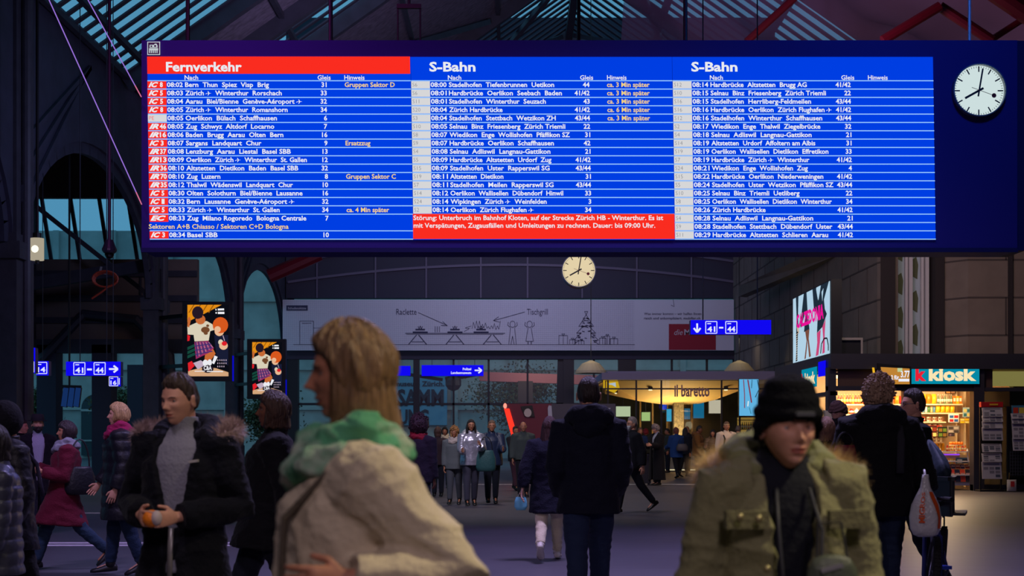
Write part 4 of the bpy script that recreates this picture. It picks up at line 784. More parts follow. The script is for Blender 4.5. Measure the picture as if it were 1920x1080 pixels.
# newspaper stands
def paper_stand(px0, px1, pyt, pyb, d, label, hdr):
    t = thing('newspaper_stand', label, 'newspaper stand', (kx((px0 + px1) / 2, d), d + .15, 0))
    k = MB()
    for px in (px0, px1): k.box(kx(px, d) - .02, kx(px, d) + .02, d + .1, d + .14, 0, kz(pyt, d))
    k.box(kx(px0, d), kx(px1, d), d + .16, d + .19, .5, kz(pyt, d)); k.box(kx(px0, d) - .05, kx(px1, d) + .05, d, d + .4, 0, .05); k.build('rack_frame', m_black, t)
    if hdr:
        a, b = at(px0 - 1, 753.5, d - .05), at(px1 + 1, 763, d - .05); h = MB().box(a.x, b.x, d - .04, d + .12, b.z, a.z).build('header_board', M('red header', (190, 20, 28), rough=.5), t); q = MB(); rect(q, front(d, .06), 1854, 757, 1870, 760); q.build('header_lettering', M('yellow print', (230, 180, 40)), h)
    return t
def newspaper(px0, px1, py0, py1, d, label, seed, tilt=.12):
    rn = random.Random(seed); a, b = at(px0, py0, d), at(px1, py1, d); W_, H_ = b.x - a.x, a.z - b.z
    g = lambda o: (lambda u, v: Vector((a.x + u * W_, d + tilt * (1 - v) * .6 - o, a.z - v * H_)))
    k = MB(); k.prism([g(0)(0, 0), g(0)(1, 0), g(0)(1, 1), g(0)(0, 1)], (0, .02, 0), 0)
    rect(k, g(.004), .1, .06, .9, .2, 1)
    for j in range(3):
        for c in range(3):
            if rn.random() < .75: rect(k, g(.004), .08 + c * .3, .3 + j * .22, .32 + c * .3, .46 + j * .22, 1 if rn.random() < .7 else 2)
    return tag(k.build('newspaper', [M('newsprint', (176, 170, 178), rough=.8), M('newsprint grey', (120, 116, 126), rough=.8), M('news photo', (66, 72, 88), rough=.7)]), label, 'newspaper', 'newspapers in the stands outside the kiosk')
paper_stand(1841, 1880, 760, 900, 37.4, 'newspaper stand with a red header board right of the kiosk door', True)
pos = ['topmost', 'second from the top', 'third from the top', 'fourth from the top', 'fifth from the top', 'sixth from the top', 'lowest']
for i, (y0, y1) in enumerate(((764, 781), (779, 791), (790, 803), (801, 826), (832, 848), (850, 866), (866, 898))): newspaper(1843 - i * .1, 1881 - (2 if i > 3 else 0), y0, y1, 37.3 - .012 * i, 'newspaper, %s in the stand with the red header' % pos[i], 20 + i)
paper_stand(1892, 1930, 762, 905, 37.4, 'newspaper stand at the photograph\'s right edge, without a red header', False)
display('magazine', 'colourful magazine on top of the stand at the right edge', 1898, 760, 1922, 776, 37.4, [(60, 120, 150), (200, 60, 40), (210, 190, 70)], 'magazine', 1)
for i, (y0, y1) in enumerate(((775, 785), (784, 794), (793, 823), (821, 845))): newspaper(1897 + i, 1932, y0, y1, 37.3 - .012 * i, 'newspaper, %s in the stand at the right edge' % pos[i], 40 + i)
k = MB(); g = front(37.35)
for i in range(8): k.beam(g(1894, 848 + i * 6), g(1930, 848 + i * 6), .012, .012); k.beam(g(1894 + i * 5, 846), g(1894 + i * 5, 892), .012, .012)
tag(k.build('wire_basket', M('wire', (90, 92, 104), metal=.6, rough=.4)), 'empty wire rack below the newspapers at the right edge', 'rack')
t = tag(g_bag(.26, .3, .12).build('paper_bag', M('white paper bag', (196, 186, 176), rough=.7), None, True), 'small white and red bag standing at the foot of the right stand', 'bag'); t.location = (kx(1897, 37.2), 37.2, .02)
MB().box(t.location.x - .05, t.location.x + .05, 37.13, 37.135, .14, .28).build('red_print', M('red print', (190, 40, 40)), t)
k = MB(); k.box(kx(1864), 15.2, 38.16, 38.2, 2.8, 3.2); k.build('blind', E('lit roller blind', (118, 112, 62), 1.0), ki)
# equipment box on the kiosk roof
t = thing('roof_box', 'dark box with a pale frame standing on the kiosk roof', 'box', (kx(1592), 38.7, 3.66)); a, b = at(1561, 634, DK), at(1622, 663, DK)
MB().box(a.x + .05, b.x - .05, 38.3, 39.1, 3.66, a.z - .04).build('box_body', m_black, t); MB().beam((a.x + .04, 38.25, 3.66), (a.x + .04, 38.25, a.z), .12, .06, (1, 0, 0)).beam((a.x, 38.25, a.z), (b.x, 38.25, a.z), .04, .06).beam((b.x - .03, 38.25, 3.66), (b.x - .03, 38.25, a.z), .06, .05, (1, 0, 0)).build('pale_frame', M('pale aluminium', (150, 144, 140), rough=.45), t)

# ================================================================== CAFE
DC = 60.0
cf = thing('cafe', 'glass-fronted cafe with a warm lit ceiling at the far right of the hall', 'cafe', (7.2, 65, 0))
cx = lambda px, d=DC: (px - 960) / F * d; cz = lambda py, d=DC: CH + (HZ - py) / F * d
m_cf = M('cafe pale fascia', (150, 146, 176), rough=.5)
MB().box(cx(1128), 11.5, DC - .1, DC + 9, cz(712), cz(699)).box(cx(1140), 11.5, DC + .5, DC + 9, cz(699), cz(695)).build('fascia', m_cf, cf)
k = MB(); zt = cz(713)
sof = [(cx(1150), DC + .3, cz(742)), (cx(1282, DC + 5), DC + 6, cz(768, DC + 6)), (cx(1395), DC + .3, cz(728)), (11.4, DC + .3, zt), (cx(1130), DC + .3, zt)]
k.poly([(cx(1135), DC + .3, cz(738)), (cx(1200, 62), DC + 2.5, cz(752, 62.5)), (cx(1282, 66), DC + 6, cz(764, 66)), (cx(1340, 63), DC + 3, cz(750, 63)), (cx(1400), DC + .3, cz(728)), (cx(1400), DC + .3, zt), (cx(1135), DC + .3, zt)])
k.add([(cx(1135), DC + .3, zt), (cx(1400), DC + .3, zt), (cx(1400), DC + 8, zt), (cx(1135), DC + 8, zt)], [(0, 1, 2, 3)])
k.build('soffit', M('cafe soffit', (214, 176, 112), rough=.7), cf)
k = MB(); k.box(cx(1128), 11.5, 68.6, 69, 0, zt); k.build('back_wall', M('cafe back wall', (60, 62, 48), rough=.7, var=.4, vs=1.5), cf)
k = MB(); k.box(cx(1262, 64), cx(1280, 64), 63.6, 64.1, 0, 3.6); k.build('column', M('speckled column', (110, 98, 76), rough=.7, var=.5, vs=14), cf)
k = MB()
for px in (1140, 1193, 1240, 1353, 1387, 1420): k.box(cx(px) - .035, cx(px) + .035, DC - .04, DC + .04, 0, zt)
k.box(cx(1130), 11.4, DC - .03, DC + .03, cz(729) - .03, cz(729) + .03); k.box(cx(1130), 11.4, DC - .06, DC + .06, 0, .05); k.build('mullion', m_black, cf)
MB().poly([(cx(1130), DC, 0), (11.4, DC, 0), (11.4, DC, zt), (cx(1130), DC, zt)]).build('glass_front', m_pane, cf)
k = MB(); text(k, 'il baretto', front(DC, .08), 1264, 743, 30, 1330, .03); k.build('sign_lettering', M('cafe letters', (176, 140, 130), rough=.4, metal=.2), cf)
k = MB(); k.box(cx(1235), 11.2, 63.2, 64.0, 0, 1.1); k.box(cx(1250), cx(1256), 62.7, 63.2, .5, .9, 1); k.build('counter', [M('cafe counter', (108, 116, 128), rough=.4), E('counter glow', (220, 180, 60))], cf)
k = MB(); k.box(cx(1245), cx(1330), 60.2, 60.3, 0.02, .09); k.build('floor_light_strip', E('strip glow', (226, 212, 168), 1.0), cf)
for px0, px1 in ((1199, 1202), (1222, 1225), (1249, 1252), (1296, 1299)): MB().box(cx(px0, 66), cx(px1, 66), 65.9, 66.1, 0, 3.5).build('door_post', M('warm door post', (176, 140, 80), rough=.5), cf)
for px0, py0, px1, py1, c, lb in ((1155, 762, 1182, 781, (196, 212, 170), 'pale green menu screen behind the cafe glass, left end'), (1203, 773, 1219, 789, (176, 206, 130), 'green lit picture panel inside the cafe'), (1250, 767, 1259, 790, (60, 170, 210), 'narrow blue lit panel beside the cafe column'), (1241, 758, 1250, 768, (24, 60, 200), 'small blue screen on the cafe mullion'), (1283, 766, 1294, 786, (40, 100, 130), 'dim blue panel right of the cafe column'), (1300, 752, 1320, 784, (20, 110, 150), 'deep blue panel inside the cafe'), (1329, 750, 1354, 775, (206, 196, 170), 'cream lit menu board inside the cafe')):
    d = 64.5 if px0 != 1155 else 62; a, b = at(px0, py0, d), at(px1, py1, d); t = thing('menu_screen', lb, 'screen', ((a.x + b.x) / 2, d, b.z)); MB().box(a.x - .03, b.x + .03, d + .01, d + .12, b.z - .03, a.z + .03).cyl(((a.x + b.x) / 2, d + .1, a.z), ((a.x + b.x) / 2, d + .1, zt), .02, 6).build('screen_casing', m_black, t); q = MB(); rect(q, front(d, .005), px0, py0, px1, py1); q.build('screen', E('menu %d %d %d' % c, c, .85, True), t)
t = thing('advertising_screen', 'pale blue lit screen with red and dark ribbons at the cafe\'s right end', 'screen', at(1406, 780, 58.5)); q = MB(); rect(q, front(58.5, .01), 1386, 711, 1422, 779.5, 0)
for pts, w, i in (([(1394, 712), (1396, 740), (1396, 765)], 1.6, 1), ([(1402, 712), (1406, 735), (1409, 755)], 2.4, 1), ([(1410, 712), (1409, 728)], 1.2, 2), ([(1420, 712), (1423, 730), (1416, 745)], 1.6, 2), ([(1405, 764), (1408, 776)], 1.2, 3), ([(1403, 752), (1402, 762)], 2, 4)): line(q, front(58.5, .02), pts, w, i)
q.build('picture', pal((96, 176, 222), (130, 40, 60), (40, 70, 90), (50, 120, 140), (220, 236, 240)), t); a, b = at(1385, 710, 58.5), at(1423, 780.5, 58.5); MB().box(a.x, b.x, 58.51, 58.65, b.z, a.z).beam((a.x + .4, 58.6, a.z - .05), (a.x + .4, 60.2, a.z - .05), .06, .06).build('screen_casing', m_black, t)
t = thing('neon_panel', 'yellow and white lit panel at the cafe\'s upper left corner', 'sign', at(1146, 738, 60.4)); q = MB(); g = front(60.4, .02); q.poly([g(1131, 713), (g(1158, 713)), g(1162, 727), g(1152, 737), g(1131, 729)], 0); g = front(60.4, .03); q.poly([g(1138, 720), g(1154, 717), g(1155, 726), g(1148, 722)], 1); q.build('lit_panel', pal((206, 164, 30), (180, 196, 210)), t); MB().box(cx(1131), cx(1160), 60.42, 60.5, cz(736), cz(713)).build('panel_back', M('amber back', (120, 92, 30)), t)
for i, (px, py, d) in enumerate(((1153, 738, 61), (1219.5, 732, 61), (1276, 750, 64), (1236, 752, 63), (1361, 732, 61), (1254, 737, 62))):
    t = thing('downlight', ['leftmost downlight in the cafe ceiling', 'bright downlight left of the cafe lettering', 'downlight above the cafe column', 'downlight beside the cafe mullion', 'rightmost downlight in the cafe ceiling', 'dim downlight just left of the cafe lettering'][i], 'lamp', at(px, py, d)); p = at(px, py, d); MB().cyl(p, p + Vector((0, 0, .03)), .08, 14).build('lamp_lens', E('downlight', (255, 236, 180), 2.0), t); MB().cyl(p + Vector((0, 0, .03)), (p.x, p.y, zt), .1, 14).build('lamp_can', m_black, t)
area_lamp('cafe_uplight', (7.2, 62.5, 1.4), (7.2, 62.8, 4), 2.0, 130, (1, .74, .34), 170); area_lamp('cafe_downlight', (7.5, 64, 3.2), (7.5, 64, 0), 2, 60, (1, .78, .45), 170)
rg = random.Random(4)
for i in range(26):
    px = 1388 + (i % 9) * 4 ; zz = (.9, 1.35, 1.8)[i // 9]; goods('bottle', (YE_, (200, 170, 90), RD_, GN_)[i % 4], ((px - 960) / F * 61 , 61, zz + .004), .08, .3, .1, 'drink_bottle', 'small glinting bottle on the shelf under the pale blue ribbon screen', 'bottles on the shelf under the ribbon screen')
t = thing('shelf_unit', 'lit bottle shelf under the pale blue ribbon screen', 'shelf', (10.1, 61.1, 0)); k = MB()
for zz in (.9, 1.35, 1.8, 2.2): k.box(9.7, 10.75, 60.9, 61.2, zz - .03, zz)
k.build('shelf_board', M('dark shelf', (90, 70, 40)), t); MB().box(9.7, 10.75, 61.2, 61.24, 0, 2.3).build('lit_back', E('shelf glow', (150, 118, 54), .8, True), t)
# ================================================================== RED BOOTH
t = thing('ticket_booth', 'dark red and grey booth with a glowing red slanted edge in mid hall', 'booth', (1.8, 47.5, 0)); DBO = 46.0; g = front(DBO)
k = MB(); k.prism([at(950, 757, DBO), at(1034, 757, DBO), at(1034, 903.2, DBO), at(972, 903.2, DBO)], (0, 2.6, 0)); k.build('red_panel', M('booth wine red', (92, 12, 36), rough=.45), t)
k = MB(); k.prism([at(1034, 757, DBO), at(1154, 757, DBO), at(1154, 903.2, DBO), at(1034, 903.2, DBO)], (0, 2.6, 0)); k.build('grey_panel', M('booth grey', (58, 58, 74), rough=.5), t)
k = MB(); g = front(DBO, .05); k.prism([g(945, 766), g(955, 766), g(976, 836), g(964, 836)], (0, .05, 0)); k.build('red_light_bar', E('booth red light', (255, 52, 36), 1.3, True), t)
k = MB(); k.ell(at(947, 761, DBO - .05), .06, .05, .09, 10, 6); k.build('corner_lamp', E('booth lamp', (255, 150, 130), 1.2), t)
k = MB(); k.poly([g(976, 762), g(998, 760), g(1003, 782), g(984, 781)], 0); g = front(DBO, .06); oval(k, g, 989.5, 774, 7, 8, 1); k.build('badge', [M('badge black', (18, 18, 24)), M('badge pale', (176, 168, 172))], t)
k = MB(); g = front(DBO, .05); k.prism([g(1027, 765), g(1029, 760), g(1034, 761), g(1036, 790), g(1028, 790)], (0, .03, 0)); k.prism([g(1130, 765), g(1145, 765), g(1137, 776)], (0, .03, 0)); k.build('white_shape', M('booth pale print', (160, 164, 190)), t)
# pinkish crane boom outside
t = thing('crane_boom', 'pinkish boom of a parked truck crane behind the glass end wall', 'crane', at(1020, 760, 86)); a = lambda x, y: at(x, y, 86)
MB().prism([a(895, 697), a(1130, 704), a(1130, 722), a(900, 714)], (0, .7, 0)).build('boom', M('faded red boom', (150, 92, 104), rough=.6), t); MB().beam(a(830, 712), a(700, 692), .2, .2).beam(a(895, 700), a(835, 712), .3, .3).ell(a(850, 718), .5, .4, .5, 10, 6).beam(a(985, 715), a(985, 865), .9, .9).box(a(965, 0).x, a(1005, 0).x, 85, 88, 0, 1.6).build('boom_gear', m_black, t)

# ================================================================== BICYCLE AND WHAT HANGS ON IT
bk = thing('bicycle', 'dark mountain bicycle with blue frame and pedals beside the man at right', 'bicycle', (3.13, 10.75, 0))
P0 = Vector((2.98, 10.1, .35)); P1 = Vector((3.40, 11.3, .35)); ax = (P1 - P0).normalized(); up = Vector((0, 0, 1)); sd = ax.cross(up)
m_tyre = M('tyre rubber', (18, 18, 20), rough=.8, bump=.6, bs=60); m_rim = M('rim metal', (90, 90, 96), metal=.8, rough=.35); m_fr = M('blue bike frame', (30, 36, 92), rough=.35)
lean = .1
def wheel(c, turn):
    a_ = (Matrix.Rotation(turn, 3, 'Z') @ ax); s_ = a_.cross(up); u_ = (up + s_ * lean).normalized(); k = MB(); N = 40
    ring = lambda r: [c + (a_ * math.cos(x) + u_ * math.sin(x)) * r for x in [2 * math.pi * i / N for i in range(N)]]
    k.tube(ring(.325), .028, 10, closed=True)
    for i in range(72):
        x = 2 * math.pi * i / 72; d_ = a_ * math.cos(x) + u_ * math.sin(x); k.beam(c + d_ * .349 - s_ * .02, c + d_ * .349 + s_ * .02, .012, .012, d_)
    w = k.build('wheel', m_tyre, bk); k = MB(); k.tube(ring(.292), .012, 6, closed=True); k.cyl(c - s_ * .05, c + s_ * .05, .025, 10); k.build('rim', m_rim, w); k = MB()
    for i in range(28):
        x = 2 * math.pi * i / 28; k.beam(c + s_ * (.03 if i % 2 else -.03), c + (a_ * math.cos(x + .2) + u_ * math.sin(x + .2)) * .29, .003, .003)
    k.build('spokes', m_rim, w); k = MB(); k.cyl(c + s_ * .035, c + s_ * .038, .08, 20); k.build('brake_disc', m_rim, w)
wheel(P0, .12); wheel(P1, 0)
ss = P0 * .32 + P1 * .68; bbk = P0 * .42 + P1 * .58 + Vector((0, 0, -.05)); seat = ss + Vector((0, 0, .45)); hd = P0 + ax * .16 + Vector((0, 0, .5))
k = MB(); k.tube([seat, bbk], .017).tube([hd + Vector((0, 0, -.1)), bbk], .022).tube([hd, seat - Vector((0, 0, .05))], .019)
for s in (1, -1): k.tube([P1 + sd * .06 * s, bbk + sd * .03 * s], .011); k.tube([P1 + sd * .06 * s, seat - Vector((0, 0, .06))], .01)
k.build('frame', m_fr, bk); k = MB()
for s in (1, -1): k.tube([P0 + sd * .055 * s, hd + sd * .055 * s - Vector((0, 0, .16)), hd - Vector((0, 0, .12))], .016)
k.tube([hd - Vector((0, 0, .15)), hd + Vector((0, 0, .1))], .02); k.build('fork', m_fr, bk)
bar = hd + Vector((0, 0, .12)); sd_, sd = sd, (sd * .5 - ax * .87).normalized(); MB().tube([bar - sd * .28, bar - sd * .1, bar + sd * .1, bar + sd * .28], .014).build('handlebar', m_black, bk); k = MB().tube([bar - sd * .28, bar - sd * .17], .018).tube([bar + sd * .28, bar + sd * .17], .018).build('grip', m_tyre, bk)
k = MB(); k.loft([[seat + Vector((0, 0, .08 + h)) + ax * (.13 * math.cos(a)) + sd * ((.055 + .025 * math.cos(a)) * math.sin(a)) * q for a in [2 * math.pi * i / 16 for i in range(16)]] for h, q in ((0, .9), (.03, 1), (.05, .8))]); k.build('saddle', m_black, bk, True); MB().tube([seat, seat + Vector((0, 0, .09))], .014).build('seat_post', m_rim, bk)
k = MB(); k.cyl(bbk - sd * .05, bbk - sd * .056, .085, 20).beam(bbk - sd * .07, bbk - sd * .07 + ax * .1 + Vector((0, 0, -.13)), .02, .02).beam(bbk + sd * .07, bbk + sd * .07 - ax * .08 + Vector((0, 0, .14)), .02, .02); k.build('crankset', m_black, bk); mp = M('blue pedal', (30, 60, 170), rough=.4)
for s, e in ((-1, ax * .1 + Vector((0, 0, -.13))), (1, -ax * .08 + Vector((0, 0, .14)))): c0 = bbk + sd * .07 * s + e; MB().beam(c0, c0 + sd * .1 * s, .08, .025).build('pedal', mp, bk)
rk = P1 + Vector((0, 0, .44)); k = MB()
for s in (1, -1): k.tube([P1 + sd * .07 * s, rk + sd * .07 * s], .007); k.tube([rk + sd * .07 * s - ax * .2, rk + sd * .07 * s + ax * .22], .007)
k.build('carrier', m_black, bk)
t = thing('crate', 'black plastic crate on the bicycle\'s rear carrier', 'crate', rk + Vector((0, 0, .01))); c0 = Vector(t.location); k = MB()
w, l, h = .2, .26, .3
for s in (1, -1): k.beam(c0 + sd * w * s - ax * l + up * h / 2, c0 + sd * w * s + ax * l + up * h / 2, .02, h); k.beam(c0 - sd * w + ax * l * s + up * h / 2, c0 + sd * w + ax * l * s + up * h / 2, .02, h); k.beam(c0 + sd * (w + .01) * s - ax * l + up * (h - .01), c0 + sd * (w + .01) * s + ax * l + up * (h - .01), .05, .03); k.beam(c0 - sd * w + ax * (l + .01) * s + up * (h - .01), c0 + sd * w + ax * (l + .01) * s + up * (h - .01), .05, .03)
k.build('crate_wall', M('black crate plastic', (20, 20, 24), rough=.5), t); MB().beam(c0 - ax * l + up * .012, c0 + ax * l + up * .012, 2 * w, .02).build('crate_floor', M('black crate plastic', (20, 20, 24), rough=.5), t)
k = MB(); rings = []
for zz, q, o in ((.2, .9, 0), (.3, 1.0, 0), (.34, 1.08, 0), (.42, .9, -.02), (.5, .6, -.06), (.56, .32, -.1), (.58, .1, -.12)):
    rings.append([c0 + up * (zz + .012 * math.sin(a * 5)) + sd * o * 1.6 + ax * (l * .95 * q * math.cos(a)) + sd * (w * .95 * q * math.sin(a) * (1 + .08 * math.sin(3 * a))) for a in [2 * math.pi * i / 24 for i in range(24)]])
k.loft(rings); tag(k.build('folded_jacket', M('dark teal cloth', (26, 44, 58), rough=.75, bump=.4, bs=14), None, True), 'dark teal jacket heaped in the crate on the bicycle', 'jacket')
t = thing('shopping_bag', 'white and orange plastic shopping bag hanging from the bicycle handlebar', 'bag', Vector((2.86, 9.84, .72))); c0 = Vector(t.location); k = MB(); rings = []
for zz, rx, ry in ((.0, .05, .03), (.015, .085, .06), (.06, .105, .075), (.14, .108, .08), (.22, .092, .065), (.29, .06, .04), (.34, .035, .025), (.40, .024, .02), (.43, .02, .018)):
    rings.append([c0 + Vector((rx * math.cos(a) * (1 + .05 * math.sin(4 * a + zz * 9)), ry * math.sin(a) * (1 + .06 * math.sin(5 * a)), zz)) for a in [2 * math.pi * i / 32 for i in range(32)]])
b_ = MB().loft(rings).build('bag_body', M('thin white plastic', (196, 196, 192), rough=.3, bump=.5, bs=26, spec=.6), t, True)
def bagf(u, v):           # u across the front, v up: a point just outside the bag's front surface
    for (z0, x0, y0), (z1, x1, y1) in zip([(.015, .085, .06), (.06, .105, .075), (.14, .108, .08), (.22, .092, .065), (.29, .06, .04), (.34, .035, .025)], [(.06, .105, .075), (.14, .108, .08), (.22, .092, .065), (.29, .06, .04), (.34, .035, .025), (.40, .024, .02)]):
        if z0 <= v <= z1: q = (v - z0) / (z1 - z0); rx, ry = x0 + (x1 - x0) * q, y0 + (y1 - y0) * q; break
    else: rx, ry = .03, .025
    s = max(-.95, min(.95, u / .108 * (1 if v < .2 else 1)))
    x = s * rx; return c0 + Vector((x, -ry * math.sqrt(max(.02, 1 - s * s)) * 1.1 - .006, v))
k = MB(); text(k, 'MIGROS', lambda x, y: bagf(-.03 - y, x), .10, 0, .052, .31, .03, up=1); k.build('bag_lettering', M('bag orange', (214, 84, 24), rough=.4), b_)
k = MB(); N = 14
for i in range(N): v0, v1 = .06 + i * .018, .06 + (i + 1) * .018; k.poly([bagf(.05 + .02 * math.sin(v0 * 14), v0), bagf(.088, v0), bagf(.088, v1), bagf(.05 + .02 * math.sin(v1 * 14), v1)])
k.build('orange_stripe', M('bag orange', (214, 84, 24), rough=.4), b_)
k = MB(); k.tube([c0 + Vector((0, 0, .42)), c0 + Vector((.01, .06, .46)), bar + Vector((-.06, 0, .03)), bar + Vector((-.04, .0, -.01)), c0 + Vector((.01, .02, .42))], .008, 6); k.build('bag_handle', M('thin white plastic', (196, 196, 192), rough=.3), t)
# ================================================================== PEOPLE
TMP = bpy.data.scenes.new('work_scene')
def remesh(mb, vox, it=3):
    me = bpy.data.meshes.new('work'); me.from_pydata([tuple(p) for p in mb.v], [], mb.f); o = bpy.data.objects.new('work', me); TMP.collection.objects.link(o)
    r = o.modifiers.new('r', 'REMESH'); r.mode = 'VOXEL'; r.voxel_size = vox
    if it: s = o.modifiers.new('s', 'SMOOTH'); s.factor = .5; s.iterations = it
    vl = TMP.view_layers[0]; vl.update(); ev = o.evaluated_get(vl.depsgraph); m2 = ev.to_mesh()
    n = len(m2.vertices); a = np.empty(n * 3); m2.vertices.foreach_get('co', a); b = np.empty(n * 3); m2.vertices.foreach_get('normal', b)
    fs = [tuple(p.vertices) for p in m2.polygons]; ev.to_mesh_clear(); bpy.data.objects.remove(o); bpy.data.meshes.remove(me)
    return a.reshape(-1, 3), b.reshape(-1, 3), fs
def folds(v, n, amp, fr, seed=0, fine=0):
    out = v.copy()
    for i in range(len(v)):
        p = v[i]; q = mnoise.noise(Vector((p[0] * fr[0] + seed, p[1] * fr[1], p[2] * fr[2]))); q = 1 - 2 * abs(q) ** .8
        out[i] += n[i] * amp * (q - .4)
    return out
def puffs(v, n, amp, pitch): return v + n * (amp * (np.abs(np.sin(v[:, 2] * math.pi / pitch)) ** .6 - .6))[:, None]
SKIN = {'fair': (206, 150, 122), 'tan': (176, 118, 88), 'brown': (112, 70, 50), 'pale': (214, 168, 144)}
m_cloth = lambda c, b=.35: M('cloth %d %d %d' % c, c, rough=.85, bump=b, bs=60, sheen=.04, spec=.2)
m_shell = lambda c: M('shell cloth %d %d %d' % c, c, rough=.5, bump=.3, bs=30, spec=.4)
def m_hair(c): return M('hair %d %d %d' % c, c, rough=.5, bump=.9, bs=34, var=.35, vs=30, stretch=(3, 3, .35))
def sstep(a, b, x): t = np.clip((x - a) / (b - a), 0, 1); return t * t * (3 - 2 * t)
def head_grid(nu, nv, feat=True, fem=False):
    lon = np.linspace(-math.pi, math.pi, nu, endpoint=False); lon = lon - .35 * np.sin(lon); lat = np.linspace(-1.5, 1.5, nv)
    LO, LA = np.meshgrid(lon, lat); ux, uy, uz = np.sin(LO) * np.cos(LA), -np.cos(LO) * np.cos(LA), np.sin(LA)
    x, y, z = .075 * ux, .095 * uy, .118 * uz
    t = sstep(.0, .118, -z); x = x * (1 - (.36 if fem else .27) * t) * (1 + .04 * sstep(0, .06, z)); fr = sstep(-.2, .6, -uy)
    y = np.where(uy > 0, y * (1 - .42 * sstep(.0, .1, -z)) - .0, y)
    y = y - fr * .016 * sstep(.02, .1, -z) * (1 - .2 * fem)          # jaw comes forward
    if feat:
        w = sstep(.1, .55, -uy); g = lambda x0, z0, sx, sz: np.exp(-((x - x0) / sx) ** 2 - ((z - z0) / sz) ** 2)
        f = .015 * np.exp(-(x / .0085) ** 2) * sstep(-.03, -.018, z) * (1 - sstep(-.01, .028, z)) + .014 * g(0, -.021, .012, .011)
        for s in (1, -1): f = f + .006 * g(.012 * s, -.027, .007, .007) - .0115 * g(.031 * s, .010, .016, .011) + .005 * g(.03 * s, .029, .02, .007) + .005 * g(.043 * s, -.016, .018, .018) - .004 * g(.044 * s, -.055, .016, .022)
        f = f + .0075 * g(0, -.049, .02, .006) - .006 * g(0, -.0555, .02, .0028) + .0075 * g(0, -.062, .016, .006) - .004 * g(0, -.075, .02, .006) + .008 * g(0, -.094, .018, .014)
        y = y - f * w
    return np.stack([x, y, z], -1), LO, LA
def grid_faces(nu, nv):
    fs = [(j * nu + i, j * nu + (i + 1) % nu, (j + 1) * nu + (i + 1) % nu, (j + 1) * nu + i) for j in range(nv - 1) for i in range(nu)]
    return fs + [tuple(reversed(range(nu))), tuple((nv - 1) * nu + i for i in range(nu))]
def shell(nu, nv, region, thick, edge=.015, bulge=None, nz=0, seed=0):
    """a patch grown out of the head: region > 0 is kept, thickness fades to the rim"""
    P, LO, LA = head_grid(nu, nv, False); val = region(P, np.degrees(np.abs(LO))); N = P / np.linalg.norm(P, axis=-1, keepdims=True)
    k = np.clip(val / edge, -.3, 1); off = thick * k - .003
    if bulge is not None: off = off + bulge(P) * np.clip(k, 0, 1)
    if nz:
        for j in range(nv):
            for i in range(nu):
                a = LO[j, i]; off[j, i] += nz * (k[j, i] > .2) * (mnoise.noise(Vector((math.sin(a) * 4 + seed, math.cos(a) * 4, P[j, i, 2] * 12))) + .6 * mnoise.noise(Vector((a * 9, P[j, i, 2] * 14, seed))))
    P = P + N * off[..., None]; keep = (val > -edge * .3)
    fs = [f for f in grid_faces(nu, nv) if all(keep.reshape(-1)[q] for q in f)]
    return P.reshape(-1, 3), fs
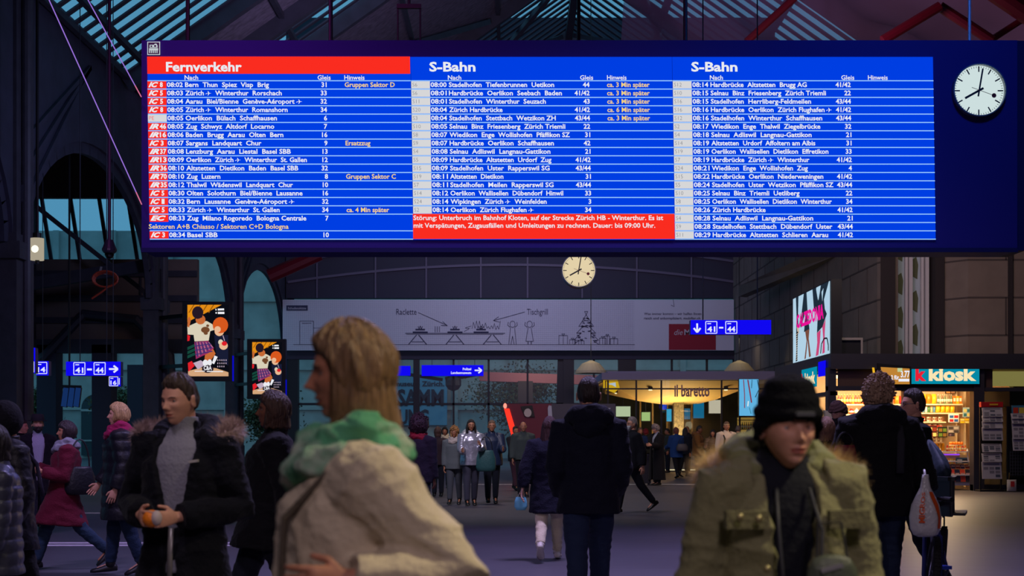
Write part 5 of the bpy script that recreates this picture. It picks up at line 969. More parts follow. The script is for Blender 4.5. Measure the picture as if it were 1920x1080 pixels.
def person(label, px, d, h=1.75, yaw=0, skin='fair', coat=(16, 18, 24), hem=.78, bulk=.035, cmat='cloth', trousers=(24, 28, 40), shoes=(16, 16, 18), hair='short', hairc=(48, 36, 28), arms=None, legs=((0, 0), (0, 0)), lean=0, hyaw=0, hpitch=0, hroll=0,
           fem=False, hood=None, furc=None, scarf=None, hat=None, beard=None, mask=None, glasses=False, opening=None, inner=(90, 90, 96), puff=0, group=None, curl=25, flare=.0, hlen=.2, fur_r=.2, fur_z=1.44, sleeve=1, strap=None, furk=1, hdrop=(0, 0), waist=0, lift=0, detail=None):
    k = h / 1.75; near = d < 8; vox = max(.006, min(.017, d * .0011)) / k
    base = at(px, HZ, d); base.z = 0; root = thing('person', label, 'person', base, group)
    cy, sy = math.cos(R(yaw)), math.sin(R(yaw)); RZ = np.array([[cy, -sy, 0], [sy, cy, 0], [0, 0, 1]])
    la = R(lean); LX = np.array([[1, 0, 0], [0, math.cos(la), math.sin(la)], [0, -math.sin(la), math.cos(la)]]); hipz = .92
    def up(p): q = LX @ (np.array(p) - (0, 0, hipz)) + (0, 0, hipz); return Vector(q)
    # legs
    LG = []; low = 9
    for s, (t, kn) in zip((-1, 1), legs):
        H_ = Vector((.088 * s, 0, .92)); K_ = H_ + Vector((0, -math.sin(R(t)), -math.cos(R(t)))) * .44; a = R(t - kn); A_ = K_ + Vector((0, -math.sin(a), -math.cos(a))) * .40
        pitch = max(0, R((kn - t) * .75 if kn - t > 8 else 0)); pitch = min(pitch, 1.0); fd = Vector((0, -math.cos(pitch), -math.sin(pitch))); toe = A_ + fd * .19 + Vector((0, 0, -.05)) * math.cos(pitch)
        low = min(low, toe.z - .025, A_.z - .085); LG.append((s, H_, K_, A_, fd, pitch))
    dz = -low + lift
    def W(v): return (np.array(v).reshape(-1, 3) + (0, 0, dz)) @ RZ.T * k + np.array(base)
    def out(name, v, f, mats, parent, smooth=True, mi=None):
        m = MB(); m.v = [tuple(p) for p in W(v)]; m.f = list(f); m.m = list(mi) if mi is not None else [0] * len(f); return m.build(name, mats, parent, smooth)
    def outm(name, mb, mats, parent, smooth=True): return out(name, mb.v, mb.f, mats, parent, smooth, mb.m)
    arms = arms or ((0, 6, 12), (0, 6, 12)); AR = []
    for s, a in zip((-1, 1), arms):
        Sh = up((.18 * s, 0, 1.405))
        if a[0] == 'pts': E_, Wr = up(a[1]), up(a[2])
        else:
            sw, ab, el = R(a[0]), R(a[1]), R(a[2]); inw = R(a[3]) if len(a) > 3 else 0
            E_ = Sh + Vector((s * math.sin(ab), -math.sin(sw) * math.cos(ab), -math.cos(sw) * math.cos(ab))) * .295; b = sw + el
            Wr = E_ + Vector((-s * math.sin(inw) + s * math.sin(ab) * .4, -math.sin(b) * math.cos(inw), -math.cos(b) * math.cos(inw))).normalized() * .255
        AR.append((s, Sh, E_, Wr))
    ell = lambda z, hw, hd, yo=0, n=28: [up((hw * math.cos(a), yo + hd * math.sin(a), z)) for a in [2 * math.pi * i / n for i in range(n)]]
    # ---- body
    b = MB(); fw = .93 if fem else 1
    b.loft([ell(z, w * fw, q, y) for z, w, q, y in ((.84, .13, .1, 0), (.93, .165, .115, 0), (1.05, .14, .1, 0), (1.2, .155, .11, 0), (1.33, .168, .11, 0), (1.41, .155, .09, .005), (1.46, .085, .068, .01), (1.5, .056, .058, .008), (1.6, .052, .056, 0))])
    for s, H_, K_, A_, fd, p in LG: b.tube([H_, (H_ + K_) / 2, K_, K_ * .6 + A_ * .4, A_], [.085, .075, .055, .056, .038], 12, round_=True); b.tube([A_, A_ + fd * .13 + Vector((0, 0, -.035))], [.03, .018], 10, round_=True)
    for s, Sh, E_, Wr in AR: b.tube([Sh, (Sh + E_) / 2, E_, E_ * .65 + Wr * .35, Wr], [.06, .048, .038, .038, .025], 12, round_=True)
    v, n, f = remesh(b, max(vox, .009)); V = [v]; Fc = list(f); MI = [0] * len(f); cnt = len(v)
    for s, Sh, E_, Wr in AR:                 # hands: palm, four fingers, thumb at the side
        hm = MB(); D = (Wr - E_).normalized(); T_ = Vector((0, D.z, -D.y)) if (abs(D.y) + abs(D.z)) > .1 else Vector((0, -1, 0)); T_ = (T_ - D * T_.dot(D)).normalized(); N_ = D.cross(T_)
        if N_.x * -s < 0: N_ = -N_
        rr4 = lambda c, a1, a2: [c + T_ * a1 * math.cos(q) + N_ * a2 * math.sin(q) for q in [2 * math.pi * i / 14 for i in range(14)]]
        hm.loft([rr4(Wr - D * .03, .026, .02), rr4(Wr, .026, .019), rr4(Wr + D * .04, .037, .016), rr4(Wr + D * .08, .04, .014), rr4(Wr + D * .097, .035, .009)])
        for i, (o, L) in enumerate(((.031, .070), (.0105, .079), (-.0105, .073), (-.031, .056))):
            p = Wr + D * .083 + T_ * o; pts = [p]; c = R(curl * (.7 + .12 * i)); dd = (D + T_ * o * 2.2).normalized(); ang = c * .6
            for seg in (.45, .32, .25):
                q = dd * math.cos(ang) + N_ * math.sin(ang); p = p + q * L * seg; pts.append(p); ang += c
            hm.tube(pts, [.0092, .0088, .008, .0066], 8, round_=True)
        p = Wr + D * .028 + T_ * .024; q = (T_ * .75 + D * .62 + N_ * .35).normalized(); p1 = p + q * .036; q2 = (T_ * .25 + D * .9 + N_ * .45 * (curl / 40)).normalized(); hm.tube([p, p1, p1 + q2 * .034], [.013, .0105, .008], 8, round_=True)
        if d < 12: hv, hn, hf = remesh(hm, .0042, 1)
        else: hv, hf = np.array([tuple(q) for q in hm.v]), hm.f
        V.append(hv); Fc += [tuple(i + cnt for i in q) for q in hf]; MI += [0] * len(hf); cnt += len(hv)
    # head
    hyr, hpr, hrr = R(hyaw), R(hpitch), R(hroll)
    HM = np.array((Matrix.Rotation(hyr, 3, 'Z') @ Matrix.Rotation(hpr, 3, 'X') @ Matrix.Rotation(hrr, 3, 'Y'))); HC = np.array(up((0, -.018 - hdrop[1], 1.632 - hdrop[0])))
    nape = np.array((0, .01, -.09))
    def HT(v): return (np.array(v).reshape(-1, 3) - nape) @ HM.T + HC + nape
    nu, nv = (120, 96) if near else ((64, 52) if d < 22 else (40, 34))
    P, LO, LA = head_grid(nu, nv, True, fem); hf = grid_faces(nu, nv); P2 = P.reshape(-1, 3)
    fc = [np.mean([P2[i] for i in q], axis=0) for q in hf]
    lip = [1 if (c[1] < -.06 and ((c[0] / .022) ** 2 + ((c[2] + .0555) / (.0105 if fem else .008)) ** 2 < 1)) else 0 for c in fc]
    V.append(HT(P2)); Fc += [tuple(i + cnt for i in q) for q in hf]; MI += lip; cnt += len(P2)
    em = MB()
    for s in (1, -1):
        em.loft([[(s * (.072 + .006 * zz + .01 * abs(math.sin(a))), .006 + ry * math.cos(a), -.002 + rz * math.sin(a)) for a in [2 * math.pi * i / 14 for i in range(14)]] for zz, ry, rz in ((-1, .012, .024), (0, .017, .031), (1, .016, .030), (1.5, .009, .02))])
    V.append(HT(em.v)); Fc += [tuple(i + cnt for i in q) for q in em.f]; MI += [0] * len(em.f); cnt += len(em.v)
    sk = M('skin ' + skin, SKIN[skin], rough=.55, var=.08, vs=40); lp = M('lips ' + skin, tuple(int(c * q) for c, q in zip(SKIN[skin], (.78, .56, .56))), rough=.45)
    body = out('body', np.concatenate(V), Fc, [sk, lp], root, True, MI)
    ey = MB(); br = MB(); ir = MB()
    for s in (1, -1):
        ey.ell((.031 * s, -.0665, .0095), .0115, .0115, .0095, 14, 10); ir.ell((.031 * s, -.0742, .0095), .0052, .0045, .0052, 12, 8)
        br.tube([(.014 * s, -.0905, .026), (.03 * s, -.0895, .0315), (.046 * s, -.076, .027)], [.003, .0036, .002], 6, flat=.7)
    e_ = outm('eyes', MB_t(ey, HT), M('eye white', (150, 142, 138), rough=.25), root); outm('irises', MB_t(ir, HT), M('iris dark', (30, 22, 18), rough=.2), e_); outm('eyebrows', MB_t(br, HT), m_hair(tuple(int(c * .75) for c in hairc)), root)
    if near or d < 12:
        ld = MB()
        for s in (1, -1): ld.loft([[(.031 * s + .0135 * math.cos(a), -.0665 - .0125 * math.sin(t_) * abs(math.sin(a)) - .002, .0105 + .0105 * math.cos(t_) * abs(math.sin(a)) + .001) for a in [math.pi * i / 10 for i in range(11)]] for t_ in (.25, .6, .95)], cap=False)
        outm('eyelids', MB_t(ld, HT), sk, root)
    # ---- hair
    hm_ = m_hair(hairc); hnu, hnv = (110, 80) if near else ((60, 44) if d < 22 else (36, 28)); hz = lambda a, tab: np.interp(a, [0, 35, 60, 78, 92, 112, 180], tab)
    TAB = {'short': [.068, .064, .052, .0, -.012, -.05, -.062], 'bald': [.2, .2, .2, .0, -.01, -.045, -.06], 'long': [.066, .06, .03, -.03, -.05, -.08, -.09], 'bob': [.06, .05, .02, -.04, -.06, -.08, -.09], 'curly': [.058, .05, .03, -.02, -.03, -.07, -.08], 'fringe': [.045, .045, .03, -.03, -.05, -.08, -.09]}
    if hair:
        st = hair if hair in TAB else 'bob'; tk = {'short': .011, 'bald': .006, 'curly': .036, 'long': .018, 'bob': .026, 'fringe': .026, 'afro': .07}[hair]
        hp, hfc = shell(hnu, hnv, lambda P, a: P[..., 2] - hz(a, TAB[st]), tk, .02, (lambda P: .014 * sstep(.03, .11, P[..., 2]) * (hair == 'short')), {'curly': .016, 'afro': .02, 'short': .009, 'bob': .011}.get(hair, .008), px * .01)
        if hair in ('long', 'bob', 'fringe', 'curly') and hlen:
            cr = MB(); rings = []; L = hlen; NZ = 14
            for i in range(NZ + 1):
                t = i / NZ; zz = .045 - t * (L + .045); w_ = .082 + .026 * math.sin(min(1, t * 1.6) * 1.6) - .03 * t * (hair != 'long') ; dp = .1 + .012 * t; gap = R(62 - 8 * t); ring = []; NA = 34
                for j in range(NA + 1):
                    a = gap + (2 * math.pi - 2 * gap) * j / NA; g_ = 1 + .035 * math.sin(a * 21 + 3 * t) + .05 * mnoise.noise(Vector((a * 3, t * 3, px)))
                    ring.append(Vector((w_ * g_ * math.sin(a), -.003 - dp * g_ * math.cos(a) + .035 * t * (L > .2), zz - .02 * t * abs(math.sin(a * 7)))))
                for j in range(NA, -1, -1):
                    a = gap + (2 * math.pi - 2 * gap) * j / NA; ring.append(Vector((w_ * .72 * math.sin(a), -.003 - dp * .72 * math.cos(a) + .035 * t * (L > .2), zz)))
                rings.append(ring)
            cr.loft(rings); o_ = len(hp); hp = np.concatenate([hp, np.array([tuple(q) for q in cr.v])]); hfc = hfc + [tuple(i + o_ for i in q) for q in cr.f]
        if hair in ('curly', 'afro'):
            rn = random.Random(int(px)); cm_ = MB(); vv = hp[:hnu * hnv]; used = sorted({i for q in hfc for i in q if i < hnu * hnv})
            for i in range(1000 if d < 15 else 160):
                p = vv[rn.choice(used)]; r_ = rn.uniform(.005, .010) if d < 15 else rn.uniform(.010, .018); cm_.ell((p[0] + rn.gauss(0, .006), p[1] + rn.gauss(0, .006), p[2] + rn.gauss(0, .006)), r_, r_, r_, 7, 5)
            o_ = len(hp); hp = np.concatenate([hp, np.array(cm_.v)]); hfc = hfc + [tuple(i + o_ for i in q) for q in cm_.f]
        out('hair', HT(hp), hfc, hm_, root)
    if beard:
        hp, hfc = shell(hnu, hnv, lambda P, a: np.minimum(np.minimum(-.028 - P[..., 2], (95 - a) * .001), .5) - .02 * ((np.abs(P[..., 0]) < .022) & (np.abs(P[..., 2] + .056) < .009)), .022, .02, None, .004); out('beard', HT(hp), hfc, m_hair(beard), root)
    if mask:
        hp, hfc = shell(hnu, hnv, lambda P, a: np.minimum(-.012 - P[..., 2], (62 - a) * .001), .026, .01); out('face_mask', HT(hp), hfc, M('mask white', mask, rough=.8), root)
    if glasses:
        g_ = MB()
        for s in (1, -1): g_.tube([(.033 * s + .021 * math.cos(a), -.103 + .012 * abs(math.cos(a)) * (1 if True else 0), .008 + .016 * math.sin(a)) for a in [2 * math.pi * i / 16 for i in range(16)]], .0022, 6, closed=True); g_.tube([(.054 * s, -.092, .012), (.08 * s, -.02, .012), (.08 * s, .01, .004)], .0018, 6)
        g_.tube([(-.012, -.106, .012), (.012, -.106, .012)], .0018, 6); outm('glasses', MB_t(g_, HT), m_black, root)
    if hat and hat[0] == 'beanie':
        tall = hat[2]
        hp, hfc = shell(hnu, hnv, lambda P, a: P[..., 2] - np.interp(a, [0, 60, 90, 180], [.034, .02, -.03, -.05]), .02, .006, lambda P: tall * sstep(.02, .115, P[..., 2]) + .010 * (1 - sstep(.045, .06, P[..., 2])) + .003 * np.sin(P[..., 2] * 210)); out('beanie', HT(hp), hfc, M('knit %d %d %d' % hat[1], hat[1], rough=.95, bump=.9, bs=90, spec=.1, stretch=(1, 1, 2)), root)
        if near:
            q = MB(); q.loft([[(.002 + sx * .028 , -.131 + dy - .0 , .055 + sz * .006) for sx, sz in ((-1, -1), (1, -1), (1, 1), (-1, 1))] for dy in (0, .02)]); outm('hat_label', MB_t(q, HT), M('hat label grey', (84, 86, 88), rough=.7), root, False)
    if hat and hat[0] == 'brim':
        q = MB(); q.tube([(0, .0, .055), (0, 0, .06), (0, 0, .1), (0, 0, .145), (0, 0, .155)], [.098, .1, .095, .085, .06], 24); q.tube([(0, 0, .05), (0, 0, .062)], [.14, .138], 28); outm('brimmed_hat', MB_t(q, HT), M('felt %d %d %d' % hat[1], hat[1], rough=.9), root)
    if hat and hat[0] == 'band':
        hp, hfc = shell(hnu, hnv, lambda P, a: .012 - np.abs(P[..., 2] - .055), .02, .006); out('headband', HT(hp), hfc, m_cloth(hat[1]), root)
    if hat and hat[0] == 'hoodup':
        hp, hfc = shell(hnu, hnv, lambda P, a: np.minimum(np.interp(a, [0, 55, 70, 180], [-.05, .0, .06, .1]) + .12 * sstep(.075, .1, P[..., 2]), .1), .036, .02, None, .004); out('hood', HT(hp), hfc, m_cloth(hat[1]), root)
    # ---- trousers, shoes
    t = MB(); t.loft([ell(z, w, q) for z, w, q in ((.86, .16, .125), (.93, .175, .13), (1.03, .155, .118), (1.06, .14, .11))])
    for s, H_, K_, A_, fd, p in LG: t.tube([H_ + Vector((0, 0, .02)), (H_ + K_) / 2, K_, (K_ + A_) / 2, A_ + (K_ - A_).normalized() * .02], [.105, .096, .078, .068, .06], 14)
    v, n, f = remesh(t, max(vox, .009)); v = folds(v, n, .007, (7, 7, 16), px) if d < 25 else v; out('trousers', v, f, m_cloth(trousers) if isinstance(trousers, tuple) else trousers, root)
    for s, H_, K_, A_, fd, p in LG:
        upv = Vector((0, -fd.z, -fd.y)) if True else None; upv = Vector((0, math.sin(p) * -1, math.cos(p))); c0 = A_ - upv * .045; q = MB(); rings = []
        for o, w, hh, z in ((-.075, .015, .02, .005), (-.068, .032, .035, .01), (-.02, .04, .055, .02), (.05, .044, .042, .005), (.12, .05, .03, -.008), (.17, .045, .024, -.014), (.2, .02, .014, -.02)):
            rings.append([c0 + fd * o + Vector((1, 0, 0)) * w * math.cos(a) + upv * (z + hh * max(-.75, math.sin(a))) for a in [2 * math.pi * i / 16 for i in range(16)]])
        q.loft(rings); q.tube([A_ - upv * .02, A_ + (K_ - A_).normalized() * .06], [.05, .052], 14); outm('shoe', q, M('shoe %d %d %d' % shoes, shoes, rough=.5), root)
    # ---- coat
    if hem < .9:                             # stride opens the skirt of the coat
        ys = [-math.tan(R(tt)) * (.92 - hem) for tt, kn in legs]; y0, y1 = min(ys) - .1, max(ys) + .1
    else: y0, y1 = -.13, .13
    B = bulk; lv = [(hem, .175 + flare + B, max((y1 - y0) / 2, .12) + B, (y0 + y1) / 2)]
    if hem < .88: lv += [(hem + .06, .178 + flare * .8 + B, max((y1 - y0) / 2 * .92, .12) + B, (y0 + y1) / 2 * .9), (.93, .178 + B, .125 + B, 0)]
    lv += [(1.05, .165 - waist + B, .115 - waist * .6 + B, 0), (1.2, .168 + B, .12 + B, 0), (1.33, .182 + B * .8, .122 + B, .0), (1.405, .168 + B * .4, .105 + B * .7, .006), (1.455, .1 + B * .3, .08 + B * .5, .012), (1.49, .073, .072, .012), (1.535, .075, .074, .012)]
    cm = {'cloth': m_cloth, 'shell': m_shell}[cmat](coat) if isinstance(cmat, str) else cmat
    c = MB()
    if opening:
        rings = []; NA = 40
        for z, w, q, yo in lv:
            g = R(np.interp(z, [hem, 1.0, 1.2, 1.4, 1.53], opening)); ring = []
            for j in range(NA + 1): a = g + (2 * math.pi - 2 * g) * j / NA; ring.append(up((w * math.sin(a), yo - q * math.cos(a), z)))
            for j in range(NA, -1, -1): a = g + (2 * math.pi - 2 * g) * j / NA; ring.append(up(((w - .035) * math.sin(a), yo - (q - .035) * math.cos(a), z)))
            rings.append(ring)
        c.loft(rings)
        im = MB(); im.loft([ell(z, w, q, y) for z, w, q, y in ((max(.8, hem - .02), .15, .12, 0), (.93, .175, .126, 0), (1.05, .155, .115, 0), (1.2, .168, .122, 0), (1.33, .18, .122, 0), (1.41, .168, .104, .004), (1.46, .1, .084, .01), (1.5, .071, .073, .008), (1.53, .067, .07, .006), (1.555, .067, .07, .003))]); v, n, f = remesh(im, max(vox, .008)); out('sweater', v, f, m_cloth(inner), root)
    else: c.loft([ell(z, w, q, yo) for z, w, q, yo in lv])
    if sleeve:
        for s, Sh, E_, Wr in AR:
            m1 = (Sh + E_) / 2; m2 = (E_ + Wr) / 2; We = E_ + (Wr - E_) * .96
            c.tube([up((.12 * s, 0, 1.40)), Sh, m1, E_, m2, We], [.085 + B * .5, .082 + B * .55, .066 + B * .55, .06 + B * .55, .054 + B * .5, .044 + B * .45], 16)
    v, n, f = remesh(c, vox, 2)
    if puff: v = puffs(v, n, .012, puff)
    elif d < 26: v = folds(v, n, .011 if near else .008, (5, 5, 9), px * .1); v = folds(v, n, .004, (13, 13, 22), px)
    ct = out('coat', v, f, cm, root)
    if hood:
        q = MB(); pts = [up((.125 * math.sin(a), .03 + .1 * -math.cos(a), 1.5 - .055 * (1 + math.cos(a)) / 2)) for a in [R(50 + 260 * i / 18) for i in range(19)]]
        q.tube(pts, [.03 + .05 * math.sin(math.pi * i / 18) for i in range(19)], 12, round_=True); q.ell(tuple(up((0, .13, 1.43))), .12, .07, .1); v, n, f = remesh(q, vox); v = folds(v, n, .012, (10, 10, 12), 3); out('hood', v, f, m_cloth(hood), ct)
    if furc:
        q = MB(); rn = random.Random(3); NP = 30; pts = []
        for i in range(NP + 1):
            a = R(58 + 244 * i / NP); pts.append(up((fur_r * math.sin(a), .045 - fur_r * .62 * math.cos(a), fur_z + .035 * -math.cos(a))))
        q.tube(pts, [furk * (.022 + .02 * math.sin(math.pi * i / NP) ** .5) for i in range(NP + 1)], 10, round_=True)
        for i in range(5200 if d < 8 else 1500):
            u = rn.uniform(0, NP - .01); i0 = int(u); p = pts[i0].lerp(pts[i0 + 1], u - i0); o = Vector((rn.gauss(0, 1), rn.gauss(0, 1), rn.gauss(0, 1) + .3)).normalized(); L = rn.uniform(.04, .07); w_ = o.orthogonal().normalized() * (.0014 if d < 8 else .0025)
            o2 = (o + Vector((0, 0, -.4 * rn.random()))).normalized(); a_, b_ = p + o * .015 * furk, p + o * .02 * furk + o2 * L * (.6 + .4 * furk); mid_ = (a_ + b_) / 2 + o * .004; q.add([a_ - w_, a_ + w_, mid_ + w_ * .7, b_, mid_ - w_ * .7], [(0, 1, 2, 4), (4, 2, 3)])
        outm('fur_trim', q, m_hair(furc), ct)
    if scarf:
        q = MB()
        for j, (rz, rr_, th) in enumerate(((1.46, .105, .045), (1.505, .092, .04), (1.425, .118, .04))): q.tube([up((rr_ * math.cos(a), -.002 + rr_ * .95 * math.sin(a) - .012 * j, rz + .018 * math.sin(a * 2 + j) + .012 * math.sin(a + j))) for a in [2 * math.pi * i / 22 for i in range(22)]], [th * (1 + .18 * math.sin(i * 1.7 + j)) for i in range(22)], 12, closed=True)
        v, n, f = remesh(q, min(vox, .012)); v = folds(v, n, .012, (9, 9, 26), 5); out('scarf', v, f, m_cloth(scarf) if isinstance(scarf, tuple) else scarf, root)
    if strap:
        q = MB(); s = strap[1]; r_ = [up((s * .10, .16 + B, 1.1)), up((s * .115, .115 + B, 1.33)), up((s * .115, .05, 1.45 + B * .5)), up((s * .115, -.06, 1.43 + B * .5)), up((s * .115, -.135 - B, 1.3)), up((s * .14, -.13 - B, 1.12)), up((s * .19, -.02, 1.02))]
        cv = []
        for a0, a1 in zip(r_[:-1], r_[1:]): cv += [a0.lerp(a1, t_) for t_ in (0, .5)]
        cv.append(r_[-1]); q.tube(cv, .026, 8, flat=.35); outm('shoulder_strap', q, m_cloth(strap[0]), ct)
    def loc(p): return Vector(W([tuple(p)])[0])
    return dict(root=root, coat=ct, W=W, up=up, loc=loc, AR=AR, out=out, outm=outm, LV=lv, HT=HT)
def MB_t(mb, f):
    v = f(np.array([tuple(p) for p in mb.v])); mb.v = [tuple(p) for p in v]; return mb
def bag(name, label, loc, w, h, dd, col, handle=.12, yaw=0, cat='bag', group=None, slump=.12):
    t = thing(name, label, cat, loc, group); c = Vector(loc); Rm = Matrix.Rotation(R(yaw), 3, 'Z'); q = MB(); rings = []
    for zz, k_ in ((0, .7), (.04, .9), (.2, 1), (.6, 1 - slump * .3), (.92, .88 - slump), (1, .8 - slump)):
        rings.append([c + Rm @ Vector((w / 2 * k_ * math.copysign(abs(math.cos(a)) ** .6, math.cos(a)), dd / 2 * k_ * math.copysign(abs(math.sin(a)) ** .6, math.sin(a)) * (1 + .1 * math.sin(3 * a)), zz * h)) for a in [2 * math.pi * i / 20 for i in range(20)]])
    q.loft(rings).build('bag_body', m_shell(col), t, True)
    if handle: MB().tube([c + Rm @ Vector((w * .32 * math.cos(a), 0, h * .96 + handle * math.sin(a))) for a in [math.pi * i / 10 for i in range(11)]], .009, 6).build('bag_handle', m_black, t)
    return t
mint = M('mint and cream scarf', (120, 180, 140), rough=.9, bump=.4, bs=50, var=.3, vs=7)
r_ = [n for n in mint.node_tree.nodes if n.type == 'VALTORGB'][0].color_ramp
r_.elements[0].position = .42; r_.elements[1].position = .6; r_.elements[0].color = (*lin((84, 158, 112)), 1); r_.elements[1].color = (*lin((196, 200, 180)), 1)
# ---- nearest first: woman hurrying past in a cream jacket
p = person('blurred woman in a cream jacket and mint green scarf hurrying left, nearest the camera', 622, 3.3, 1.65, -70, 'tan', (206, 192, 160), .72, .045, 'cloth', (40, 42, 52), hair='bob', hairc=(128, 98, 62), hlen=.15, fem=True, scarf=mint, arms=((10, 14, 30), (-42, 16, 130, 8)), hdrop=(-.036, 0), hyaw=-14, hpitch=6, lean=6, strap=((86, 78, 64), 1), legs=((18, 5), (-16, 22)), curl=34)
# ---- woman in the beanie and the fur-trimmed olive parka
p = person('woman in black knitted beanie and olive parka with fur-trimmed hood, walking towards the camera', 1466, 3.9, 1.58, 6, 'fair', (126, 124, 88), .70, .028, 'cloth', (26, 28, 36), hair='short', hairc=(30, 24, 22), fem=True, hat=('beanie', (20, 21, 25), .035), hood=(122, 124, 82), furc=(206, 172, 112), fur_r=.192, fur_z=1.43, furk=1.5, opening=(10, 12, 17, 26, 55), inner=(16, 19, 28), arms=((-6, 13, 22), (-4, 14, 26)), hdrop=(.056, .03), hyaw=5, hpitch=5, legs=((14, 4), (-12, 16)), curl=30)
q = MB(); up = p['up']
for s in (-1, 1):
    x0 = .155 * s; q = MB(); q.loft([[up((x0 + sx * .06, -.19 + dy + .02 * abs(sx), 1.31 + sz * .026)) for sx, sz in ((-1, -1), (1, -1), (1, 1), (-1, 1))] for dy in (0, .035)]); p['outm']('pocket_flap', q, m_cloth((116, 114, 78)), p['coat'], False); q = MB(); q.loft([[up((x0 * .95 + sx * .07, -.185 + dy, 1.10 + sz * .035)) for sx, sz in ((-1, -1), (1, -1), (1, 1), (-1, 1))] for dy in (0, .035)]); p['outm']('pocket_flap', q, m_cloth((116, 114, 78)), p['coat'], False)
for x, z in ((-.185, 1.32), (-.13, 1.315), (-.105, 1.17), (-.1, 1.05)): q = MB(); q.ell(tuple(up((x, -.205, z))), .012, .008, .012, 10, 6); p['outm']('button', q, M('dull brass button', (150, 140, 96), metal=.6, rough=.4), p['coat'])
q = MB()
for s in (-1, 1): q.tube([up((.05 * s, -.11, 1.40)), up((.065 * s, -.185, 1.28)), up((.055 * s, -.2, 1.12)), up((.045 * s, -.2, .95))], .006, 6)
p['outm']('hood_cord', q, M('dark cord', (30, 32, 40)), p['coat'])
t = thing('phone_bag', 'small dark green pouch held before the olive parka at the bottom of the picture', 'bag', p['loc'](up((.07, -.26, 1.06)))); c0 = Vector(t.location); q = MB(); q.loft([[c0 + Vector((.068 * k_ * math.copysign(abs(math.cos(a)) ** .7, math.cos(a)), .02 * k_ * math.sin(a), z)) for a in [2 * math.pi * i / 20 for i in range(20)]] for z, k_ in ((0, .7), (.01, .95), (.05, 1), (.1, .95), (.13, .7), (.14, .3))]); q.build('pouch', m_shell((70, 78, 62)), t, True); MB().beam(c0 + Vector((-.035, -.026, .1)), c0 + Vector((.02, -.026, .115)), .008, .012).build('bright_zip', M('zip steel', (200, 200, 200), metal=.7, rough=.3), t)
MB().tube([c0 + Vector((-.04, 0, .12)), c0 + Vector((-.03, .03, .22)), c0 + Vector((.03, .03, .22)), c0 + Vector((.04, 0, .12))], .004, 6).build('wrist_loop', m_black, t)
# ---- young man with the orange
p = person('young man in open navy parka with fur hood holding an orange', 345, 6.67, 1.68, -12, 'fair', (8, 10, 20), .74, .04, 'cloth', (18, 20, 28), hair='short', hairc=(62, 46, 34), hood=(16, 18, 28), furc=(176, 148, 140), fur_r=.235, fur_z=1.475, opening=(6, 10, 20, 34, 62), inner=(138, 138, 148), arms=(('pts', (-.27, .02, 1.12), (-.10, -.255, 1.085)), ('pts', (.28, .03, 1.11), (.09, -.265, 1.08))), hyaw=-18, hpitch=9, legs=((12, 4), (-10, 14)), curl=46, flare=.03)
up = p['up']; oc = p['loc'](up((-.005, -.335, 1.075))); t = thing('orange', 'peeled orange held in both hands by the young man in the parka', 'orange', oc - Vector((0, 0, .036))); MB().ell(tuple(oc), .042, .042, .04, 20, 14).build('fruit', M('orange peel', (240, 130, 20), rough=.5, bump=.3, bs=120), t, True); MB().ell(tuple(oc + Vector((.026, -.02, .004))), .026, .028, .034, 14, 10).build('pale_pith', M('orange pith', (196, 180, 176), rough=.7), t, True)
q = MB(); q.tube([up((.012, -.168, 1.02)), up((.008, -.172, .9)), up((.004, -.17, .76))], .014, 8, flat=.5); p['outm']('zip', q, M('pale zip', (150, 146, 140), rough=.4, metal=.4), p['coat'])
q = MB(); q.loft([[up((.13 + sx * .022, -.182 + dy, 1.34 + sz * .006 + sx * .003)) for sx, sz in ((-1, -1), (1, -1), (1, 1), (-1, 1))] for dy in (0, .02)]); p['outm']('chest_badge', q, M('pale badge', (180, 176, 168)), p['coat'], False)
# ---- dark walker hidden between them
person('person in a long black coat walking just behind the cream jacket woman', 500, 9.2, 1.74, -80, 'brown', (9, 9, 15), .74, .05, hair='bob', hairc=(66, 44, 32), hlen=.1, legs=((22, 4), (-20, 24)), arms=((20, 8, 30), (-18, 8, 20)), lean=5)
# ---- man from behind, woman with long hair, masked man
p = person('man in a dark navy hooded jacket and jeans seen from behind in mid hall', 1104, 10.6, 1.83, 180, 'fair', (17, 20, 36), .80, .035, 'cloth', (34, 46, 74), hair='short', hairc=(42, 30, 28), hood=(16, 19, 34), arms=(('pts', (-.235, .05, 1.12), (-.2, -.1, .93)), ('pts', (.235, .05, 1.12), (.2, -.1, .93))), legs=((20, 6), (-12, 12)), flare=.02)
p = person('woman with long brown hair and cream trousers walking away, left of the hooded man', 1030, 16.3, 1.665, 176, 'pale', (17, 18, 34), .60, .05, 'cloth', (206, 194, 160), (206, 198, 180), hair='long', hairc=(66, 38, 34), hlen=.34, fem=True, arms=((14, 8, 10), (-16, 20, 6)), legs=((18, 6), (-18, 30)), flare=.02)
wr = p['AR'][1][3]; c0 = p['loc'](wr) + Vector((-.02, 0, -.14)); t = thing('face_mask', 'light blue face mask carried in the hand of the long-haired woman', 'mask', c0 - Vector((0, 0, .1))); q = MB(); q.loft([[c0 + Vector((w_ * math.cos(a), .02 * math.sin(a), z)) for a in [2 * math.pi * i / 14 for i in range(14)]] for z, w_ in ((-.1, .05), (-.06, .075), (0, .07), (.05, .055))]); q.build('cloth', M('mask blue', (110, 190, 206), rough=.8), t, True); MB().tube([c0 + Vector((-.04, 0, .04)), c0 + Vector((0, 0, .12)), c0 + Vector((.04, 0, .04))], .004, 5).build('ear_loop', M('mask white', (200, 205, 205), rough=.8), t)
